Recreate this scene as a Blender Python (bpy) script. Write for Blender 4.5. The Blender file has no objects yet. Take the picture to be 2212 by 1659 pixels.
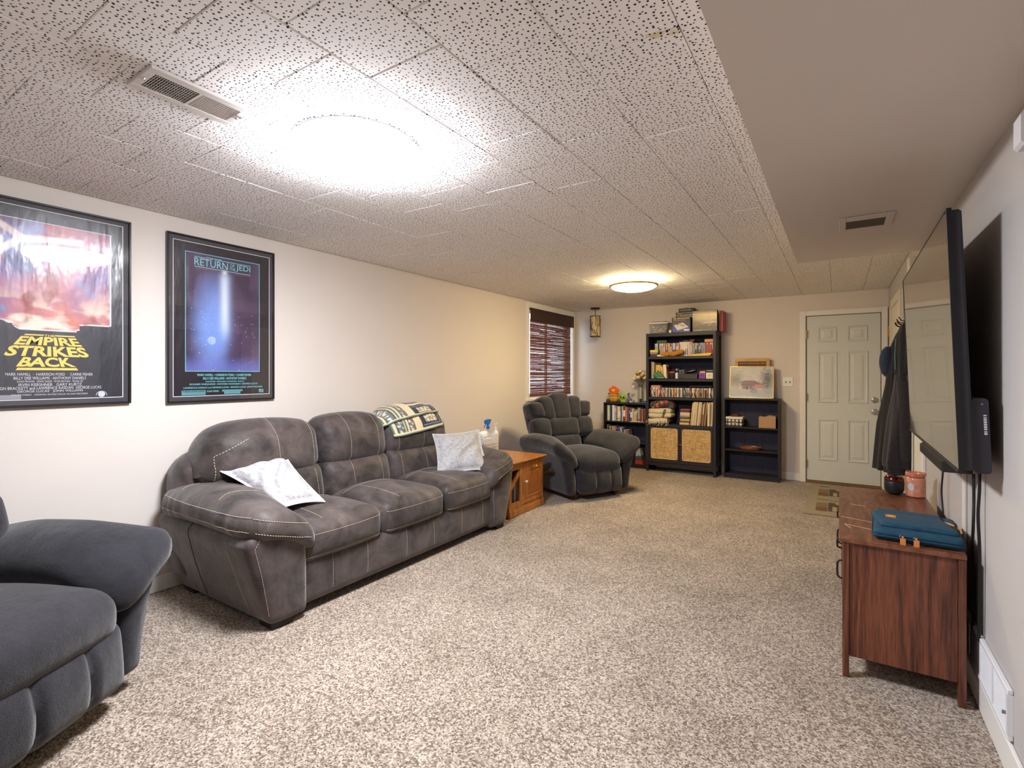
import bpy, bmesh, math, random
import numpy as np
from mathutils import Vector, Matrix
from mathutils.bvhtree import BVHTree
random.seed(7); RNG = np.random.default_rng(7)
SC = bpy.context.scene
COL = SC.collection
R = math.radians
PI = math.pi

# ------------------------------------------------------------------ camera, world, exposure
CAM_Z = 1.30
cam = bpy.data.cameras.new('camera')
cam.sensor_fit = 'HORIZONTAL'; cam.sensor_width = 36.0
cam.lens = 36.0 * 1092.0 / 2212.0
cam.shift_y = -20.5 / 2212.0
cam.clip_start = 0.02
camo = bpy.data.objects.new('camera', cam); COL.objects.link(camo)
camo.location = (0, 0, CAM_Z); camo.rotation_euler = (R(90), 0, R(32.9))
SC.camera = camo
w = bpy.data.worlds.new('world'); SC.world = w; w.use_nodes = True
w.node_tree.nodes['Background'].inputs[0].default_value = (0.74, 0.86, 1.0, 1)
w.node_tree.nodes['Background'].inputs[1].default_value = 5.0
vs = SC.view_settings
vs.view_transform = 'Standard'; vs.look = 'None'; vs.gamma = 1.0; vs.use_curve_mapping = False
vs.exposure = 0.0
SC.cycles.max_bounces = 14; SC.cycles.diffuse_bounces = 12; SC.cycles.glossy_bounces = 4
SC.cycles.transparent_max_bounces = 12; SC.cycles.transmission_bounces = 6
SC.cycles.caustics_reflective = False; SC.cycles.caustics_refractive = False
SC.cycles.sample_clamp_indirect = 40.0
LIGHT_COOL = (0.95, 0.985, 1.06); LIGHT_WARM = (1.0, 0.79, 0.44); LIGHT_FILL = (0.86, 0.94, 1.0)
S_COOL = 153.0     # radiance of the large white fixture
S_WARM = 90.0      # radiance of the warm fixture
S_FILL = 8.0       # radiance of the unseen fill fixture added behind the camera

# ------------------------------------------------------------------ helpers
def lin(c):
    out = []
    for x in c[:3]:
        x = x / 255.0
        out.append(x / 12.92 if x <= 0.04045 else ((x + 0.055) / 1.055) ** 2.4)
    return tuple(out)
def lin4(c): return lin(c) + (1.0,)

MATS = {}
def M(name, col, rough=0.6, metal=0.0, spec=0.4, noise=None, bump=None, sheen=0.0, coat=0.0, stretch=None, emit=None, emit_s=0, trans=None):
    """principled material; noise=(scale,detail,colour2,lo,hi), bump=(scale,strength,distance)"""
    if name in MATS: return MATS[name]
    m = bpy.data.materials.new(name); m.use_nodes = True
    nt = m.node_tree; b = nt.nodes['Principled BSDF']
    b.inputs['Base Color'].default_value = lin4(col)
    b.inputs['Roughness'].default_value = rough
    b.inputs['Metallic'].default_value = metal
    b.inputs['Specular IOR Level'].default_value = spec
    if sheen:
        b.inputs['Sheen Weight'].default_value = sheen; b.inputs['Sheen Roughness'].default_value = 0.4
    if coat:
        b.inputs['Coat Weight'].default_value = coat; b.inputs['Coat Roughness'].default_value = 0.08
    if emit:
        b.inputs['Emission Color'].default_value = (*emit, 1); b.inputs['Emission Strength'].default_value = emit_s
    tc = None
    def coords():
        nonlocal tc
        if tc is None:
            t = nt.nodes.new('ShaderNodeTexCoord'); tc = t.outputs['Object']
            if stretch:
                mp = nt.nodes.new('ShaderNodeMapping'); mp.inputs['Scale'].default_value = stretch
                nt.links.new(tc, mp.inputs['Vector']); tc = mp.outputs['Vector']
        return tc
    if noise:
        sc, det, c2, lo, hi = noise
        n = nt.nodes.new('ShaderNodeTexNoise'); n.inputs['Scale'].default_value = sc; n.inputs['Detail'].default_value = det
        nt.links.new(coords(), n.inputs['Vector'])
        r = nt.nodes.new('ShaderNodeValToRGB')
        r.color_ramp.elements[0].position = lo; r.color_ramp.elements[0].color = lin4(col)
        r.color_ramp.elements[1].position = hi; r.color_ramp.elements[1].color = lin4(c2)
        nt.links.new(n.outputs['Fac'], r.inputs['Fac']); nt.links.new(r.outputs['Color'], b.inputs['Base Color'])
    if bump:
        sc, st, di = bump
        n = nt.nodes.new('ShaderNodeTexNoise'); n.inputs['Scale'].default_value = sc; n.inputs['Detail'].default_value = 4
        nt.links.new(coords(), n.inputs['Vector'])
        bp = nt.nodes.new('ShaderNodeBump'); bp.inputs['Strength'].default_value = st; bp.inputs['Distance'].default_value = di
        nt.links.new(n.outputs['Fac'], bp.inputs['Height']); nt.links.new(bp.outputs['Normal'], b.inputs['Normal'])
    MATS[name] = m
    return m
def plain(col, rough=0.55, tag=''):
    return M('paint_%d_%d_%d_%d%s' % (*col, int(rough * 100), tag), col, rough)
def nodes(name):
    m = bpy.data.materials.new(name); m.use_nodes = True; MATS[name] = m
    return m, m.node_tree, m.node_tree.nodes['Principled BSDF']
def vcol(name, rough=0.5, coat=0.0, bump=None, sheen=0):
    if name in MATS: return MATS[name]
    m, nt, b = nodes(name)
    a = nt.nodes.new('ShaderNodeAttribute'); a.attribute_name = 'Col'
    nt.links.new(a.outputs['Color'], b.inputs['Base Color']); b.inputs['Roughness'].default_value = rough
    b.inputs['Coat Weight'].default_value = coat; b.inputs['Coat Roughness'].default_value = 0.12
    b.inputs['Sheen Weight'].default_value = sheen
    if bump:
        sc, st, di, strv = bump
        t = nt.nodes.new('ShaderNodeTexCoord'); mp = nt.nodes.new('ShaderNodeMapping'); mp.inputs['Scale'].default_value = strv
        n = nt.nodes.new('ShaderNodeTexNoise'); n.inputs['Scale'].default_value = sc; n.inputs['Detail'].default_value = 3
        bp = nt.nodes.new('ShaderNodeBump'); bp.inputs['Strength'].default_value = st; bp.inputs['Distance'].default_value = di
        nt.links.new(t.outputs['Object'], mp.inputs['Vector']); nt.links.new(mp.outputs['Vector'], n.inputs['Vector'])
        nt.links.new(n.outputs['Fac'], bp.inputs['Height']); nt.links.new(bp.outputs['Normal'], b.inputs['Normal'])
        nt.links.new(bp.outputs['Normal'], b.inputs['Coat Normal'])
    return m
def pane_mat(name, tint=(1, 1, 1), ior=1.5, rough=0.0, haze=0.0):
    """clear sheet: transparent with a Fresnel mirror reflection"""
    if name in MATS: return MATS[name]
    m = bpy.data.materials.new(name); m.use_nodes = True; nt = m.node_tree; MATS[name] = m
    nt.nodes.clear()
    o = nt.nodes.new('ShaderNodeOutputMaterial'); mx = nt.nodes.new('ShaderNodeMixShader')
    t = nt.nodes.new('ShaderNodeBsdfTransparent'); t.inputs[0].default_value = (*tint, 1)
    g = nt.nodes.new('ShaderNodeBsdfGlossy'); g.inputs['Roughness'].default_value = rough
    fr = nt.nodes.new('ShaderNodeFresnel'); ge = nt.nodes.new('ShaderNodeNewGeometry'); io = nt.nodes.new('ShaderNodeMath'); io.operation = 'MULTIPLY_ADD'; io.inputs[1].default_value = 1 / ior - ior; io.inputs[2].default_value = ior
    nt.links.new(ge.outputs['Backfacing'], io.inputs[0]); nt.links.new(io.outputs[0], fr.inputs[0])
    nt.links.new(fr.outputs[0], mx.inputs[0])
    if haze:
        d = nt.nodes.new('ShaderNodeBsdfDiffuse'); d.inputs[0].default_value = (0.75, 0.75, 0.75, 1)
        m2 = nt.nodes.new('ShaderNodeMixShader'); m2.inputs[0].default_value = haze
        nt.links.new(t.outputs[0], m2.inputs[1]); nt.links.new(d.outputs[0], m2.inputs[2]); nt.links.new(m2.outputs[0], mx.inputs[1])
    else: nt.links.new(t.outputs[0], mx.inputs[1])
    nt.links.new(g.outputs[0], mx.inputs[2]); nt.links.new(mx.outputs[0], o.inputs[0])
    return m

class MB:
    def __init__(s): s.v = []; s.f = []; s.m = []
    def add(s, V, F, m=0):
        o = len(s.v); s.v.extend([tuple(map(float, p)) for p in V])
        s.f.extend([tuple(int(i) + o for i in f) for f in F]); s.m.extend([m] * len(F)); return s
    def box(s, x0, x1, y0, y1, z0, z1, m=0, b=0.0):
        if x0 > x1: x0, x1 = x1, x0
        if y0 > y1: y0, y1 = y1, y0
        if z0 > z1: z0, z1 = z1, z0
        if b <= 0:
            V = [(x, y, z) for x in (x0, x1) for y in (y0, y1) for z in (z0, z1)]
            return s.add(V, [(0, 1, 3, 2), (4, 6, 7, 5), (0, 4, 5, 1), (2, 3, 7, 6), (0, 2, 6, 4), (1, 5, 7, 3)], m)
        b = min(b, (x1 - x0) / 2.01, (y1 - y0) / 2.01, (z1 - z0) / 2.01)
        lo = (x0, y0, z0); hi = (x1, y1, z1); V = []; idx = {}
        for c in range(8):
            sg = [(c >> k) & 1 for k in range(3)]
            for a in range(3):
                p = [(hi[k] if sg[k] else lo[k]) if k == a else (hi[k] - b if sg[k] else lo[k] + b) for k in range(3)]
                idx[(c, a)] = len(V); V.append(p)
        F = []
        for a in range(3):
            k1, k2 = [(1, 2), (2, 0), (0, 1)][a]
            for sgn in (0, 1):
                cs = [(sgn << a) | (i << k1) | (j << k2) for i, j in ((0, 0), (1, 0), (1, 1), (0, 1))]
                q = [idx[(c, a)] for c in cs]; F.append(q if sgn else q[::-1])
            for i in (0, 1):
                for j in (0, 1):
                    c0 = (i << k1) | (j << k2); c1 = c0 | (1 << a)
                    q = [idx[(c0, k1)], idx[(c1, k1)], idx[(c1, k2)], idx[(c0, k2)]]
                    F.append(q if (i ^ j) == 1 else q[::-1])
        for c in range(8):
            q = [idx[(c, 0)], idx[(c, 1)], idx[(c, 2)]]
            F.append(q if bin(c).count('1') % 2 else q[::-1])
        return s.add(V, F, m)
    def tube(s, pts, r, n=8, m=0, caps=True, closed=False):
        pts = [Vector(p) for p in pts]; rr = r if isinstance(r, (list, tuple)) else [r] * len(pts)
        V = []; N = len(pts); prev = None
        for i, p in enumerate(pts):
            if closed: d = pts[(i + 1) % N] - pts[i - 1]
            else: d = pts[min(i + 1, N - 1)] - pts[max(i - 1, 0)]
            if d.length < 1e-9: d = Vector((0, 0, 1))
            d.normalize()
            if prev is None:
                a = Vector((0, 0, 1)) if abs(d.z) < .9 else Vector((1, 0, 0))
                u = d.cross(a).normalized()
            else:
                u = (prev - d * prev.dot(d))
                u = u.normalized() if u.length > 1e-6 else d.orthogonal().normalized()
            prev = u; v2 = d.cross(u)
            for k in range(n):
                t = 2 * PI * k / n; V.append(p + (u * math.cos(t) + v2 * math.sin(t)) * rr[i])
        F = []
        for i in range(N if closed else N - 1):
            j = (i + 1) % N
            for k in range(n):
                k2 = (k + 1) % n; F.append((i * n + k, i * n + k2, j * n + k2, j * n + k))
        if caps and not closed:
            F.append(tuple(range(n))[::-1]); F.append(tuple((N - 1) * n + k for k in range(n)))
        return s.add(V, F, m)
    def lathe(s, prof, n=24, c=(0, 0, 0), m=0, axis='z', caps=True):
        V = []; F = []; N = len(prof)
        for r, z in prof:
            for k in range(n):
                t = 2 * PI * k / n; p = (r * math.cos(t), r * math.sin(t), z)
                if axis == 'x': p = (p[2], p[0], p[1])
                if axis == 'y': p = (p[1], p[2], p[0])
                V.append((p[0] + c[0], p[1] + c[1], p[2] + c[2]))
        for i in range(N - 1):
            for k in range(n):
                k2 = (k + 1) % n; F.append((i * n + k, i * n + k2, (i + 1) * n + k2, (i + 1) * n + k))
        if caps:
            F.append(tuple(range(n))[::-1]); F.append(tuple((N - 1) * n + k for k in range(n)))
        return s.add(V, F, m)
    def prism(s, poly, z0, z1, m=0, ax=('x', 'y', 'z')):
        """poly in the (ax0, ax1) plane, pushed along ax2 from z0 to z1"""
        n = len(poly); V = []
        for z in (z0, z1):
            for a, b in poly:
                d = {ax[0]: a, ax[1]: b, ax[2]: z}; V.append((d['x'], d['y'], d['z']))
        F = [tuple(range(n))[::-1], tuple(range(n, 2 * n))] + [(i, (i + 1) % n, n + (i + 1) % n, n + i) for i in range(n)]
        return s.add(V, F, m)
    def build(s, name, mats, parent=None, smooth=True, ang=35, loc=None, rot=None):
        me = bpy.data.meshes.new(name); me.from_pydata(s.v, [], s.f)
        if not isinstance(mats, (list, tuple)): mats = [mats]
        for m in mats: me.materials.append(m)
        if len(mats) > 1: me.polygons.foreach_set('material_index', s.m)
        bm = bmesh.new(); bm.from_mesh(me); bmesh.ops.recalc_face_normals(bm, faces=bm.faces); bm.to_mesh(me); bm.free()
        if smooth:
            me.polygons.foreach_set('use_smooth', [True] * len(me.polygons)); me.set_sharp_from_angle(angle=R(ang))
        o = bpy.data.objects.new(name, me); COL.objects.link(o)
        if parent: o.parent = parent
        if loc: o.location = loc
        if rot: o.rotation_euler = rot
        return o

def thing(name, label, cat, loc=(0, 0, 0), rz=0.0, group=None):
    o = bpy.data.objects.new(name, None); COL.objects.link(o); o.empty_display_size = .05
    o.location = loc; o.rotation_euler = (0, 0, rz)
    return tag(o, label, cat, group)
def tag(o, label, cat, group=None):
    o['label'] = label; o['category'] = cat
    if group: o['group'] = group
    return o
def struct(o, kind='structure'): o['kind'] = kind; return o

def cube_grid(nx, ny, nz):
    key = {}; V = []; F = []
    def vid(i, j, k):
        t = (i, j, k)
        if t not in key: key[t] = len(V); V.append((2 * i / nx - 1, 2 * j / ny - 1, 2 * k / nz - 1))
        return key[t]
    for i in range(nx):
        for j in range(ny):
            F.append((vid(i, j, 0), vid(i, j + 1, 0), vid(i + 1, j + 1, 0), vid(i + 1, j, 0)))
            F.append((vid(i, j, nz), vid(i + 1, j, nz), vid(i + 1, j + 1, nz), vid(i, j + 1, nz)))
    for i in range(nx):
        for k in range(nz):
            F.append((vid(i, 0, k), vid(i + 1, 0, k), vid(i + 1, 0, k + 1), vid(i, 0, k + 1)))
            F.append((vid(i, ny, k), vid(i, ny, k + 1), vid(i + 1, ny, k + 1), vid(i + 1, ny, k)))
    for j in range(ny):
        for k in range(nz):
            F.append((vid(0, j, k), vid(0, j, k + 1), vid(0, j + 1, k + 1), vid(0, j + 1, k)))
            F.append((vid(nx, j, k), vid(nx, j + 1, k), vid(nx, j + 1, k + 1), vid(nx, j, k + 1)))
    return np.array(V), F
def soft(h, r, step=0.025, bulge=(0, 0, 0), fn=None, c=(0, 0, 0), rough=0.0):
    """upholstered block: rounded box of half sizes h, crowned faces, then fn(P,U) reshapes it"""
    h = np.array(h, float); n = [max(4, min(44, int(round(2 * a / step)))) for a in h]
    U, F = cube_grid(*n)
    U = np.sign(U) * np.abs(U) ** 0.8
    P = U * h
    rr = np.minimum(r, h * 0.999)
    inner = np.clip(P, -(h - rr), h - rr); d = P - inner
    dn = d / rr; L = np.linalg.norm(dn, axis=1, keepdims=True); L[L < 1e-9] = 1
    P = inner + dn / L * rr
    Q = P / h
    fx = (1 - Q[:, 1] ** 2) * (1 - Q[:, 2] ** 2); fy = (1 - Q[:, 0] ** 2) * (1 - Q[:, 2] ** 2); fz = (1 - Q[:, 0] ** 2) * (1 - Q[:, 1] ** 2)
    P = P + np.stack([Q[:, 0] * fx * bulge[0], Q[:, 1] * fy * bulge[1], Q[:, 2] * fz * bulge[2]], 1)
    if fn: P = fn(P, Q)
    return P + np.array(c), F
def softobj(name, V, F, mat, parent):
    b = MB(); b.add(V, F); return b.build(name, mat, parent, ang=80)
def tree_of(V, F): return BVHTree.FromPolygons([tuple(v) for v in V], F)
def cast(tree, pts, d, lift=0.0012):
    out = []; d = Vector(d).normalized()
    for p in pts:
        h = tree.ray_cast(Vector(p) - d * 1.0, d)
        if h[0] is not None: out.append(h[0] - d * 0 + h[1] * (lift if h[1].dot(d) < 0 else -lift))
    return out
def dash(mb, pts, on=0.0085, off=0.005, r=0.0012):
    """stitches: short tubes along a polyline"""
    if len(pts) < 2: return
    seg = 0; pos = 0.0; pts = [Vector(p) for p in pts]
    L = [0]
    for a, b in zip(pts, pts[1:]): L.append(L[-1] + (b - a).length)
    def at(t):
        for i in range(len(L) - 1):
            if t <= L[i + 1]:
                s_ = (t - L[i]) / max(1e-9, L[i + 1] - L[i]); return pts[i].lerp(pts[i + 1], s_)
        return pts[-1]
    t = 0.0
    while t < L[-1]:
        a, b = at(t), at(min(t + on, L[-1]))
        if (b - a).length > .002: mb.tube([a, b], r, 4)
        t += on + off
def lerp(a, b, t): return a + (b - a) * t
def line(p, q, n=40): return [tuple(lerp(a, b, i / (n - 1)) for a, b in zip(p, q)) for i in range(n)]
def sstep(a, b, x):
    t = np.clip((x - a) / (b - a), 0, 1); return t * t * (3 - 2 * t)
def gridobj(name, pos, nu, nv, mat, parent=None, col=None, thick=0.0, smooth=True):
    """sheet pos(u,v) -> (N,3); col(u,v) -> (N,3) linear colours"""
    u, v = np.meshgrid(np.linspace(0, 1, nu + 1), np.linspace(0, 1, nv + 1), indexing='ij'); u = u.ravel(); v = v.ravel()
    V = np.asarray(pos(u, v)); F = []
    for i in range(nu):
        for j in range(nv):
            a = i * (nv + 1) + j; F.append((a, a + nv + 1, a + nv + 2, a + 1))
    C_ = col(u, v) if col else None
    me = bpy.data.meshes.new(name); me.from_pydata([tuple(p) for p in V], [], F); me.materials.append(mat)
    if C_ is not None:
        at = me.color_attributes.new('Col', 'FLOAT_COLOR', 'POINT')
        at.data.foreach_set('color', np.concatenate([C_, np.ones((len(C_), 1))], 1).astype(np.float32).ravel())
    if smooth: me.polygons.foreach_set('use_smooth', [True] * len(me.polygons))
    o = bpy.data.objects.new(name, me); COL.objects.link(o)
    if parent: o.parent = parent
    if thick:
        md = o.modifiers.new('thickness', 'SOLIDIFY'); md.thickness = thick; md.offset = 0
    return o
def text(body, mat, parent, org, ex, ey, width=None, height=None, bold=0.0, align='CENTER', depth=0.0006, name='lettering', warp=None, spacing=1.0):
    """flat lettering: org = bottom anchor, ex / ey = reading and up directions, fitted to width x height"""
    cu = bpy.data.curves.new(name, 'FONT'); cu.body = body; cu.size = 1.0; cu.offset = bold; cu.space_character = spacing; cu.resolution_u = 3
    o = bpy.data.objects.new(name, cu); COL.objects.link(o)
    dg = bpy.context.evaluated_depsgraph_get()
    me = bpy.data.meshes.new_from_object(o.evaluated_get(dg)); bpy.data.objects.remove(o); bpy.data.curves.remove(cu)
    n = len(me.vertices); co = np.zeros(n * 3); me.vertices.foreach_get('co', co); co = co.reshape(-1, 3)
    mn, mx = co.min(0), co.max(0)
    sx = width / (mx[0] - mn[0]) if width else None; sy = height / (mx[1] - mn[1]) if height else None
    if sx is None: sx = sy
    if sy is None: sy = sx
    x = (co[:, 0] - (mn[0] + mx[0]) / 2) * sx if align == 'CENTER' else (co[:, 0] - mn[0]) * sx
    y = (co[:, 1] - mn[1]) * sy
    if warp: x, y = warp(x, y)
    ex = np.array(ex, float); ey = np.array(ey, float); ez = np.cross(ex, ey)
    P = np.array(org) + np.outer(x, ex) + np.outer(y, ey) + ez * depth
    me.vertices.foreach_set('co', P.ravel()); me.materials.clear(); me.materials.append(mat); me.update()
    q = bpy.data.objects.new(name, me); COL.objects.link(q); q.parent = parent
    return q
ORD = ['first', 'second', 'third', 'fourth', 'fifth', 'sixth', 'seventh', 'eighth', 'ninth', 'tenth', 'eleventh', 'twelfth', 'thirteenth', 'fourteenth', 'fifteenth', 'sixteenth', 'seventeenth', 'eighteenth', 'nineteenth', 'twentieth']

# ------------------------------------------------------------------ the room
XL, XR, YB, YF, H = -3.43, 0.47, 7.10, -2.4, 2.27
paint = M('wall_paint', (216, 207, 199), .75, spec=.25, bump=(260, .08, .002))
paint_s = M('soffit_paint', (216, 207, 199), .75, spec=.25, bump=(260, .06, .002))
white = M('trim_white', (232, 228, 222), .45)
doorw = M('door_white', (210, 212, 208), .42)
black = M('black_plastic', (22, 21, 24), .42)
chrome = M('chrome', (200, 200, 200), .18, metal=1.0)
brass = M('brass', (176, 140, 70), .3, metal=1.0)

# carpet
m, nt, b = nodes('carpet'); carpet = m
tc = nt.nodes.new('ShaderNodeTexCoord')
v1 = nt.nodes.new('ShaderNodeTexVoronoi'); v1.inputs['Scale'].default_value = 165
n1 = nt.nodes.new('ShaderNodeTexNoise'); n1.inputs['Scale'].default_value = 320; n1.inputs['Detail'].default_value = 3
n0 = nt.nodes.new('ShaderNodeTexNoise'); n0.inputs['Scale'].default_value = 90; n0.inputs['Detail'].default_value = 2
n2 = nt.nodes.new('ShaderNodeTexNoise'); n2.inputs['Scale'].default_value = 2.3; n2.inputs['Detail'].default_value = 4; n2.inputs['Roughness'].default_value = .6
va = nt.nodes.new('ShaderNodeVectorMath'); va.operation = 'MULTIPLY_ADD'; va.inputs[1].default_value = (.009, .009, .009)
nt.links.new(n0.outputs['Color'], va.inputs[0]); nt.links.new(tc.outputs['Object'], va.inputs[2])
for n in (n0, n1, n2): nt.links.new(tc.outputs['Object'], n.inputs['Vector'])
nt.links.new(va.outputs[0], v1.inputs['Vector'])
mm = nt.nodes.new('ShaderNodeMath'); mm.operation = 'MULTIPLY_ADD'; mm.inputs[1].default_value = .55
sp = nt.nodes.new('ShaderNodeSeparateColor'); nt.links.new(v1.outputs['Color'], sp.inputs[0])
nt.links.new(sp.outputs[0], mm.inputs[0])
m3 = nt.nodes.new('ShaderNodeMath'); m3.operation = 'MULTIPLY'; m3.inputs[1].default_value = .62; nt.links.new(n1.outputs['Fac'], m3.inputs[0]); nt.links.new(m3.outputs[0], mm.inputs[2])
cr = nt.nodes.new('ShaderNodeValToRGB'); e = cr.color_ramp
e.elements[0].position = .20; e.elements[0].color = lin4((54, 44, 38)); e.elements[1].position = .86; e.elements[1].color = lin4((204, 189, 173))
k = e.elements.new(.42); k.color = lin4((119, 104, 92)); k = e.elements.new(.60); k.color = lin4((162, 146, 130))
nt.links.new(mm.outputs[0], cr.inputs[0])
cr2 = nt.nodes.new('ShaderNodeValToRGB'); cr2.color_ramp.elements[0].position = .36; cr2.color_ramp.elements[0].color = (.80, .79, .77, 1); cr2.color_ramp.elements[1].position = .58; cr2.color_ramp.elements[1].color = (1, 1, 1, 1)
nt.links.new(n2.outputs['Fac'], cr2.inputs[0])
mx = nt.nodes.new('ShaderNodeMix'); mx.data_type = 'RGBA'; mx.blend_type = 'MULTIPLY'; mx.inputs[0].default_value = 1
nt.links.new(cr.outputs[0], mx.inputs[6]); nt.links.new(cr2.outputs[0], mx.inputs[7]); nt.links.new(mx.outputs[2], b.inputs['Base Color'])
b.inputs['Roughness'].default_value = .95; b.inputs['Specular IOR Level'].default_value = .1; b.inputs['Sheen Weight'].default_value = .15
bp = nt.nodes.new('ShaderNodeBump'); bp.inputs['Strength'].default_value = .7; bp.inputs['Distance'].default_value = .006
nt.links.new(mm.outputs[0], bp.inputs['Height']); nt.links.new(bp.outputs['Normal'], b.inputs['Normal'])
struct(MB().box(XL - .2, XR + .2, YF - .2, YB + .2, -.1, 0).build('floor', carpet, smooth=False))

# walls (the left one has the window opening)
WY0, WY1, WZ0, WZ1 = 5.70, 6.99, .98, 2.19
wl = MB(); wl.box(XL - .14, XL, YF, WY0, 0, H + .1); wl.box(XL - .14, XL, WY1, YB + .14, 0, H + .1)
wl.box(XL - .14, XL, WY0, WY1, 0, WZ0); wl.box(XL - .14, XL, WY0, WY1, WZ1, H + .1)
struct(wl.build('wall_left', paint, smooth=False))
struct(MB().box(XR, XR + .14, YF, YB + .14, 0, H + .1).build('wall_right', M('wall_paint_dimmed', (186, 181, 178), .75, spec=.25, bump=(260, .08, .002)), smooth=False))  # right wall paint darkened to stand in for the dimmer light there
struct(MB().box(XL, XR, YB, YB + .14, 0, H + .1).build('wall_back', paint, smooth=False))
struct(MB().box(XL - .14, XR + .14, YF - .14, YF, 0, H + .1).build('wall_front', paint, smooth=False))

# ceiling: twelve-inch perforated tiles in running bond
STAINS = ((-.437, 1.437, .022, .016), (-.392, 1.452, .016, .014), (-.459, 1.426, .008, .007))
m, nt, b = nodes('ceiling_tile'); tile_m = m
tc = nt.nodes.new('ShaderNodeTexCoord'); oi = nt.nodes.new('ShaderNodeObjectInfo')
va = nt.nodes.new('ShaderNodeVectorMath'); va.operation = 'ADD'
cmb = nt.nodes.new('ShaderNodeCombineXYZ'); mu = nt.nodes.new('ShaderNodeMath'); mu.operation = 'MULTIPLY'; mu.inputs[1].default_value = 37.0
nt.links.new(oi.outputs['Random'], mu.inputs[0]); nt.links.new(mu.outputs[0], cmb.inputs[0]); nt.links.new(mu.outputs[0], cmb.inputs[1])
nt.links.new(tc.outputs['Object'], va.inputs[0]); nt.links.new(cmb.outputs[0], va.inputs[1])
vo = nt.nodes.new('ShaderNodeTexVoronoi'); vo.voronoi_dimensions = '2D'; vo.inputs['Scale'].default_value = 60; vo.inputs['Randomness'].default_value = .72
nt.links.new(va.outputs[0], vo.inputs['Vector'])
sp = nt.nodes.new('ShaderNodeSeparateColor'); nt.links.new(vo.outputs['Color'], sp.inputs[0])
rad = nt.nodes.new('ShaderNodeMath'); rad.operation = 'MULTIPLY_ADD'; rad.inputs[1].default_value = .10; rad.inputs[2].default_value = .10
nt.links.new(sp.outputs[0], rad.inputs[0])
sub = nt.nodes.new('ShaderNodeMath'); sub.operation = 'SUBTRACT'; nt.links.new(vo.outputs['Distance'], sub.inputs[0]); nt.links.new(rad.outputs[0], sub.inputs[1])
cr = nt.nodes.new('ShaderNodeValToRGB'); cr.color_ramp.elements[0].position = 0; cr.color_ramp.elements[0].color = lin4((62, 52, 50)); cr.color_ramp.elements[1].position = .05; cr.color_ramp.elements[1].color = lin4((246, 242, 240))
nt.links.new(sub.outputs[0], cr.inputs[0])
geo = nt.nodes.new('ShaderNodeNewGeometry'); prev = cr.outputs[0]
for (sx_, sy_, ra_, rb_) in STAINS:                                  # old yellow water marks
    mp = nt.nodes.new('ShaderNodeMapping'); mp.vector_type = 'TEXTURE'; mp.inputs['Location'].default_value = (sx_, sy_, H); mp.inputs['Scale'].default_value = (ra_, rb_, 1)
    ln_ = nt.nodes.new('ShaderNodeVectorMath'); ln_.operation = 'LENGTH'; rp = nt.nodes.new('ShaderNodeMapRange'); rp.inputs[1].default_value = 1.1; rp.inputs[2].default_value = .75; rp.inputs[3].default_value = 0; rp.inputs[4].default_value = .75
    mz = nt.nodes.new('ShaderNodeMix'); mz.data_type = 'RGBA'; mz.blend_type = 'MULTIPLY'; mz.inputs[7].default_value = (.80, .70, .42, 1)
    nt.links.new(geo.outputs['Position'], mp.inputs[0]); nt.links.new(mp.outputs[0], ln_.inputs[0]); nt.links.new(ln_.outputs['Value'], rp.inputs[0]); nt.links.new(rp.outputs[0], mz.inputs[0]); nt.links.new(prev, mz.inputs[6]); prev = mz.outputs[2]
nt.links.new(prev, b.inputs['Base Color'])
b.inputs['Roughness'].default_value = .85; b.inputs['Specular IOR Level'].default_value = .2
cr3 = nt.nodes.new('ShaderNodeValToRGB'); cr3.color_ramp.elements[0].position = 0; cr3.color_ramp.elements[1].position = .06
nt.links.new(sub.outputs[0], cr3.inputs[0])
bp = nt.nodes.new('ShaderNodeBump'); bp.inputs['Strength'].default_value = .5; bp.inputs['Distance'].default_value = .003
nt.links.new(cr3.outputs[0], bp.inputs['Height']); nt.links.new(bp.outputs['Normal'], b.inputs['Normal'])
ceil = struct(MB().box(XL - .1, XR + .1, YF - .1, YB + .1, H + .013, H + .12).build('ceiling', M('joint_brown', (120, 96, 80), .9), smooth=False))
TP, TJ = .3045, .3012
tile0 = None; rest = MB(); SOFX, SOFY = -.26, 4.27
kr = -9
for k in range(-9, 5):
    x0 = -.68 + TP * k; x1 = x0 + TP
    cx0, cx1 = max(x0, XL + .001), min(x1, XR - .001)
    if cx1 - cx0 < .02: continue
    off = 1.286 + (0 if k % 2 else .15)
    for j in range(-13, 21):
        y0 = off + TJ * j; y1 = y0 + TJ
        cy0, cy1 = max(y0, YF + .001), min(y1, YB - .001)
        if cy1 - cy0 < .02: continue
        if cx0 > SOFX + .01 and cy1 < SOFY - .05: continue
        dz = random.uniform(-.0008, .0008); full = (cx1 - cx0 > TP - .004) and (cy1 - cy0 > TJ - .001)
        if cy1 < .35:
            rest.box(cx0 + .0009, cx1 - .0009, cy0 + .0009, cy1 - .0009, H + dz, H + .0125, 0, .003); continue
        if full and tile0 is not None:
            o = tile0.copy(); COL.objects.link(o)
        else:
            hx, hy = (cx1 - cx0) / 2 - .0010, (cy1 - cy0) / 2 - .0009
            o = MB().box(-hx, hx, -hy, hy, 0, .0115, 0, .003).build('ceiling_tile', tile_m, ceil, smooth=False)
            if full: tile0 = o
        o.location = ((cx0 + cx1) / 2, (cy0 + cy1) / 2, H + dz)
o = rest.build('ceiling_tile', tile_m, ceil, smooth=False); o['kind'] = 'stuff'

# dropped soffit over the television wall
struct(MB().box(SOFX, XR, YF, SOFY, 2.12, H + .012).build('soffit', paint_s, smooth=False))
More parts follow.
